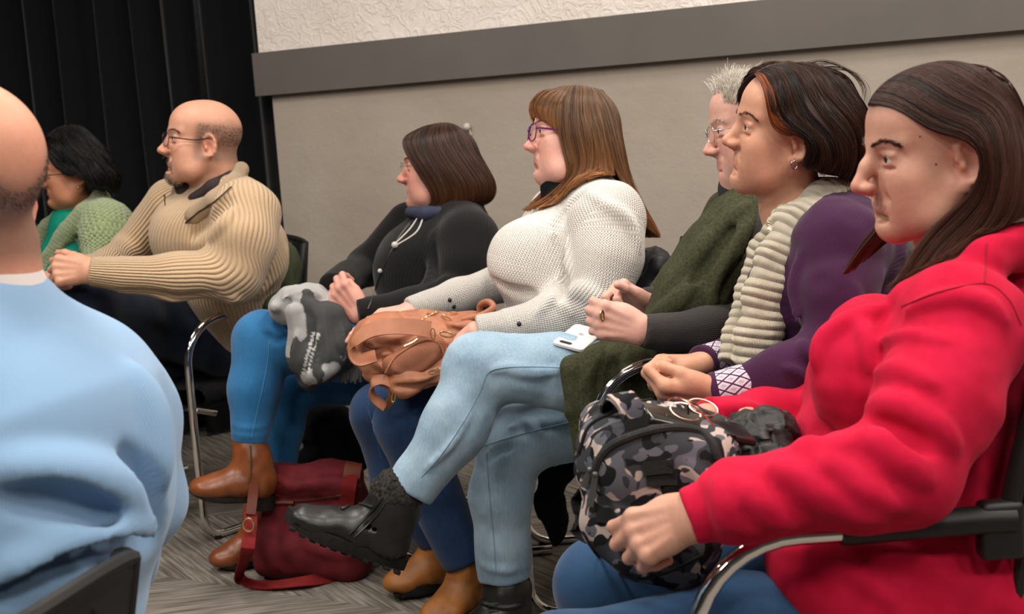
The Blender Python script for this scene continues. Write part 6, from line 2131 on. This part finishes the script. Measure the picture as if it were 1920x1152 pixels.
# ------------------------------------------------------------------ tan handbag
def tan_bag():
    e = empty('tan_handbag', P(800, 720, 2.92), 'tan leather handbag with gold zips on the lap of the woman in white', 'handbag')
    M_ = plain('tan_leather_bag', srgb(164, 106, 78), .5, 0, .4, 30, .12, .3, 260)
    M2 = plain('ribbed_tan_cloth', srgb(158, 100, 74), .7, 0, .3)
    t = NT('ribbed_tan_leather', .6, srgb(160, 102, 76), 0, .3)
    x, y, z = t.sep(t.obj())
    t.bump(t.math('SINE', t.math('MULTIPLY', t.math('ADD', x, t.math('MULTIPLY', z, 1.2)), 1400)), .6, .002)
    S = SDF()
    S.bx(P(765, 655, 2.90), (.120, .085, .062), rotm('Y', 14), .045)
    S.el(P(720, 640, 2.90), (.085, .09, .060), .04)
    S.el(P(870, 610, 2.92), (.085, .08, .032), .04)
    S.el(P(840, 690, 2.86), (.07, .05, .030), .04)
    S.chain([P(700, 700, 2.82), P(760, 722, 2.80), P(830, 700, 2.80)], [.022, .030, .020], .03)
    S.el(P(770, 598, 2.95), (.09, .06, .018), .03)
    base = SDF(); base.ops = list(S.ops)
    for pts, r in (([(690, 640), (720, 660), (760, 640), (800, 618)], .007), ([(700, 680), (740, 700), (790, 700)], .008), ([(820, 600), (860, 612), (900, 604)], .006), ([(760, 712), (810, 712), (850, 695)], .008),
                   ([(780, 585), (820, 592), (850, 585)], .006), ([(690, 615), (740, 618), (790, 600)], .006)):
        fold(S, base, pts, r, .010)
    for pts, r in (([(690, 662), (730, 655), (780, 630), (805, 615)], .005), ([(735, 725), (790, 725), (835, 700)], .006), ([(840, 615), (880, 622), (925, 610)], .005)):
        fold(S, base, pts, r, .010, sub=True)
    S.disp = [wr((1, 1, 8), (20, 20, 20), .006), lambda p: .005*np.exp(-(noise(p*np.array([16, 16, 34])+3)/.10)**2), wr((1, 5, 8), (50, 50, 50), .002)]
    o = garment('body', S, .0042, M_, e)
    # bulging pocket
    pk = SDF(); p, ok = trace(S, np.array([775., 805, 735]), np.array([672., 655, 690]), 2.2)
    pk.rc(p[2]+[0, .01, 0], p[1]+[0, .01, 0], .026, .034, .03); pk.rc(p[0], p[1], .028, .030, .03)
    b3 = SDF(); b3.ops = list(pk.ops)
    fold(pk, b3, [(735, 690), (760, 700), (790, 690), (815, 670)], .006, .01)
    pk.disp = [wr((1, 1, 8), (30, 30, 30), .004)]
    garment('pocket', pk, .0035, t.m, e)
    both = SDF(); both.ops = S.ops+pk.ops
    seam(e, 'pocket_edge', both, [(722, 700), (742, 668), (790, 640), (820, 642), (832, 665), (828, 685)], .0026, M_, 40, .001)
    b = MB()
    ribbon(b, [P(705, 668, 2.775), P(672, 674, 2.77), P(664, 645, 2.78), P(700, 618, 2.775), P(755, 612, 2.77), P(808, 618, 2.775)], .038, .004, [(.1, .8, .6), (.1, .8, .6), (.1, .7, .7), (0, .45, .9), (0, .35, .95), (0, .3, .95)], 60)
    b.build('strap', M_, e)
    for dy in (0, .012):
        b = MB(); b.tube([P(868, 600, 2.86+dy), P(905, 590, 2.85+dy), P(925, 576, 2.85+dy), P(915, 566+dy*200, 2.87+dy), P(900, 574, 2.90+dy), P(905, 596, 2.90+dy), P(938, 608, 2.88+dy)], .0075, 10, sm=36); b.build('handle', M_, e)
    b = MB()
    ribbon(b, [P(742, 722, 2.79), P(716, 712, 2.78), P(697, 722, 2.78), P(700, 745, 2.79), P(722, 764, 2.80)], .024, .004, (.2, .5, .8), 30); b.build('strap', M_, e)
    b = MB(); ribbon(b, [P(735, 722, 2.79), P(735, 745, 2.80), P(722, 766, 2.82)], .020, .004, (1, .2, 0), 14); b.build('strap', M_, e)
    # brass
    th = np.linspace(0, 2*PI, 20, endpoint=False)
    def ringm(px, py, y, rx, rz, r=.0016, tilt=0):
        b = MB(); c = P(px, py, y); A = np.array([math.cos(tilt), 0, math.sin(tilt)]); B = np.array([-math.sin(tilt), 0, math.cos(tilt)])
        b.tube(c+np.outer(np.cos(th)*rx, A)+np.outer(np.sin(th)*rz, B), r, 6, closed=True); b.build('ring', MT['gold'], e)
    ringm(812, 626, 2.765, .005, .013); ringm(838, 628, 2.775, .016, .006, .0018, -.25); ringm(815, 697, 2.755, .014, .005, .0018, .3); ringm(738, 745, 2.775, .004, .013, .0018, -.2)
    for pts in ([(786, 603), (805, 592), (822, 584)], [(845, 586), (858, 586)], [(758, 650), (775, 642), (783, 636)], [(828, 590), (846, 600)]):
        seam(e, 'zip', both, pts, .0024, MT['gold'], 14, .002)
tan_bag()
# ------------------------------------------------------------------ grey scarf in the lap
def grey_scarf():
    t = NT('two_tone_grey_wool', .95, (1, 1, 1, 1), 0, .1)
    o_ = t.obj()
    nz = t.noise(o_, 9, 2)
    light = t.attr('lgt', 'Fac')
    stitch = t.attr('stc', 'Fac')
    c = t.mix(light, srgb(70, 71, 72), srgb(158, 158, 158))
    c = t.mix(stitch, c, srgb(190, 192, 190))
    t.col(c); t.bump(t.noise(o_, 500, 3), .5, .002)
    S = SDF()
    S.el(P(562, 572, 3.32), (.085, .10, .048), .04)
    S.chain([P(520, 575, 3.24), P(540, 560, 3.26), P(575, 556, 3.27)], [.022, .030, .028], .012)
    S.chain([P(552, 585, 3.20), P(560, 630, 3.195), P(556, 660, 3.20)], [.026, .022, .012], .012)
    S.chain([P(535, 580, 3.28), P(590, 560, 3.30), P(630, 590, 3.28)], [.032, .035, .03], .02)
    S.chain([P(575, 610, 3.22), P(572, 670, 3.21), P(580, 712, 3.22)], [.040, .045, .030], .02)
    S.chain([P(615, 600, 3.22), P(618, 660, 3.20), P(612, 700, 3.21)], [.045, .052, .030], .02)
    S.chain([P(640, 620, 3.22), P(648, 680, 3.22)], [.028, .020], .02)
    S.chain([P(560, 560, 3.22), P(600, 590, 3.20), P(628, 640, 3.19), P(632, 668, 3.185)], [.022, .018, .014, .012], .008)
    S.chain([P(580, 705, 3.19), P(600, 700, 3.17), P(620, 690, 3.17)], [.018, .026, .020], .012)
    base = SDF(); base.ops = list(S.ops)
    for pts, r in (([(560, 620), (552, 660), (562, 705)], .006), ([(600, 620), (596, 670), (588, 710)], .006), ([(640, 610), (650, 650), (655, 690)], .005), ([(530, 560), (565, 548), (600, 556)], .008)):
        fold(S, base, pts, r, .010)
    for pts, r in (([(590, 610), (585, 660), (575, 700)], .006), ([(628, 600), (640, 650), (645, 690)], .005)):
        fold(S, base, pts, r, .010, sub=True)
    S.disp = [wr((1, 1, 8), (18, 18, 18), .006), lambda p: .010*(np.abs(noise(p*np.array([34, 34, 9])+2))-.3)]
    o = garment('wool_scarf', S, .0042, t.m, None)
    co = np.empty(len(o.data.vertices)*3); o.data.vertices.foreach_get('co', co); co = co.reshape(-1, 3)
    def near(pts, r):
        q = cr([P(*p) for p in pts], 30)
        return (np.min(np.linalg.norm(co[:, None]-q[None], axis=2), axis=1) < r).astype(float)
    lg = near([(510, 575, 3.24), (545, 560, 3.26), (585, 550, 3.30)], .070)
    lg = np.maximum(lg, near([(560, 560, 3.22), (600, 590, 3.20), (628, 640, 3.19), (632, 668, 3.185)], .0175))
    lg = np.maximum(lg, near([(582, 705, 3.18), (600, 700, 3.165), (620, 690, 3.165)], .026))
    lg = np.maximum(lg, near([(552, 585, 3.20), (560, 630, 3.195), (556, 660, 3.20)], .030))
    a = o.data.attributes.new('lgt', 'FLOAT', 'POINT'); a.data.foreach_set('value', lg.astype(np.float32))
    st = np.zeros(len(co))
    for px in ((588, 625, 568, 700), (596, 628, 575, 705)):
        for k in range(12):
            f = k/11
            p, ok = trace(S, np.array([px[0]*(1-f)+px[2]*f]), np.array([px[1]*(1-f)+px[3]*f]), 2.6)
            st = np.maximum(st, (np.linalg.norm(co-p[0], axis=1) < .0046).astype(float)*(k < 12))
    a = o.data.attributes.new('stc', 'FLOAT', 'POINT'); a.data.foreach_set('value', st.astype(np.float32))
    tag(o, 'grey two-tone wool scarf bunched on the blue jeans under the clasped hands', 'scarf')
    fr = MB()
    for i in range(14):
        p = P(632+i*3, 668+2*(i % 3), 3.215)
        fr.tube([p, p+[.003, 0, -.03], p+[.004*math.sin(i), -.003, -.062-.006*(i % 2)]], .0034, 6, sm=8)
    fr.build('fringe', plain('dark_grey_fringe', srgb(74, 74, 74), .95), o)
grey_scarf()
# ------------------------------------------------------------------ red bag on the floor
def red_bag():
    e = empty('red_handbag', P(580, 1085, 3.20)*[1, 1, 0], 'burgundy cloth handbag with red straps standing on the carpet', 'handbag')
    M_ = plain('burgundy_cloth', srgb(96, 26, 34), .8, 0, .25, 26, .22, .4, 300)
    M2 = plain('red_strap_cloth', srgb(112, 22, 24), .8, 0, .25, 40, .2, .4, 300)
    ML = plain('brown_leather_trim', srgb(98, 44, 26), .45, 0, .4, 30, .2)
    S = SDF()
    R = rotm('Y', 3)@rotm('Z', -12)
    c = P(588, 985, 3.34); c[2] = .160
    S.bx(c, (.150, .075, .150), R, .05)
    S.bx(c+[0, 0, -.09], (.155, .088, .066), R, .04, .04)
    S.rc(c+[-.13, 0, .12], c+[.13, -.02, .135], .022, .026, .03)
    base = SDF(); base.ops = list(S.ops)
    for pts, r in (([(520, 900), (560, 910), (620, 905), (670, 915)], .010), ([(490, 960), (500, 1010), (520, 1060)], .010), ([(560, 990), (600, 1030), (660, 1040)], .008), ([(640, 950), (670, 990), (672, 1040)], .009)):
        fold(S, base, pts, r, .02)
    for pts, r in (([(510, 930), (560, 945), (640, 938)], .007),):
        fold(S, base, pts, r, .02, sub=True)
    S.disp = [wr((1, 1, 8), (11, 11, 11), .014), wr((1, 5, 8), (30, 30, 30), .004)]
    garment('body', S, .006, M_, e)
    seam(e, 'zip', S, [(514, 938), (560, 940), (620, 932), (668, 926)], .0040, plain('brown_zip', srgb(70, 26, 20), .5), 40, .001)
    b = MB(); p, ok = trace(S, np.array([515., 552]), np.array([941., 941]), 2.6); b.tube(p+[0, -.008, 0], .006, 8); b.build('zip_pull', ML, e)
    def strap(pix, w_, nm, m, lift=.004, n=24):
        q = cr(np.array(pix, float), n); p, ok = trace(S, q[:, 0], q[:, 1], 2.6); p = p[ok]
        d = nrm(CAMP-p.mean(0)); T = nrm(p[-1]-p[0]); b = MB()
        ribbon(b, list(p[::3]+d*lift), w_, .004, np.cross(T, d), 24); b.build(nm, m, e)
    strap([(660, 872), (656, 900), (650, 940), (646, 985)], .040, 'strap', M2)
    strap([(664, 868), (660, 886), (658, 900)], .046, 'strap_tab', ML, .007)
    strap([(524, 890), (520, 915), (516, 935)], .034, 'strap', M2)
    b = MB()
    f = lambda px, py, z: ground(px, py, z)
    ribbon(b, [P(470, 960, 3.20), P(468, 1000, 3.16), P(462, 1040, 3.13), ground(450, 1085, .012), ground(490, 1098, .010), ground(560, 1092, .020), ground(620, 1082, .012), ground(690, 1056, .016)], .036, .004, [(1, .3, 0), (1, .3, 0), (1, .3, .1), (.3, 1, .3), (0, .9, .5), (0, .8, .6), (0, .9, .4), (0, .9, .4)], 60)
    b.build('shoulder_strap', M2, e)
    b = MB(); ribbon(b, [P(476, 905, 3.22), P(474, 930, 3.21), P(470, 965, 3.19)], .026, .006, (1, .3, 0), 12); b.build('strap_tab', ML, e)
    b = MB(); b.tube([P(466, 985, 3.15)+np.array([.014*math.cos(q), 0, .018*math.sin(q)]) for q in np.linspace(0, 2*PI, 16, endpoint=False)], .0030, 6, closed=True); b.build('ring', MT['gold'], e)
def ground(px, py, z=0.0):
    d = cF+(px-W/2)/F*cR+(H_/2-py)/F*cU
    return CAMP+d*((z-CAMP[2])/d[2])
red_bag()
# ------------------------------------------------------------------ black boots of the silver-haired woman
def grey_boots():
    root = bpy.data.objects.get('person.002')
    o, w3, bs, R = boot(root, 'boot', P(752, 1066, 2.60), P(534, 984, 2.57), P(742, 935, 2.60), MT['leather_black'], MT['rubber'], w=.046, shr=.056, hgt=.085, solet=.026, fur=MT['fur'], up=(-.30, 0, 1))
    seam(o, 'zip', bs, [(728, 915), (705, 950), (672, 985), (655, 1003)], .0036, plain('zip_tape', srgb(18, 18, 18), .6), 30, .001)
    seam(o, 'zip', bs, [(734, 925), (712, 960), (684, 990), (664, 1008)], .0024, plain('zip_teeth', srgb(52, 52, 52), .4, .5), 30, .001)
    seam(o, 'strap', bs, [(640, 955), (668, 945), (700, 952)], .0040, MT['leather_black'], 20, .001)
    b = MB(); p, ok = trace(bs, np.array([729.]), np.array([908.]), 2.0); b.tube([p[0]+[0, -.010, 0], p[0]+[-.006, -.012, -.022]], .0045, 8); b.build('zip_pull', MT['zipm'], o)
    heel, toe = P(990, 1170, 2.80), P(858, 1195, 2.74)
    heel[2] = toe[2] = .006
    o, w3, bs, R = boot(root, 'boot', heel, toe, P(950, 1100, 2.82), MT['leather_black'], MT['rubber'], w=.046, shr=.054, hgt=.085, solet=.024, fur=MT['fur'])
    seam(o, 'strap', bs, [(888, 1120), (915, 1135), (950, 1140), (985, 1132)], .0060, MT['leather_black'], 30, .002)
    b = MB(); p, ok = trace(bs, np.array([925.]), np.array([1137.]), 2.0); th = np.linspace(0, 2*PI, 5)[:4]+PI/4
    b.tube([p[0]+[.016*math.cos(q), -.008, .013*math.sin(q)] for q in th], .0022, 6, closed=True); b.build('buckle', MT['zipm'], o)
# ------------------------------------------------------------------ place everybody
red_woman(); purple_woman(); grey_woman(); white_woman(); black_woman(); beige_man(); green_woman(); blue_man()
grey_boots()
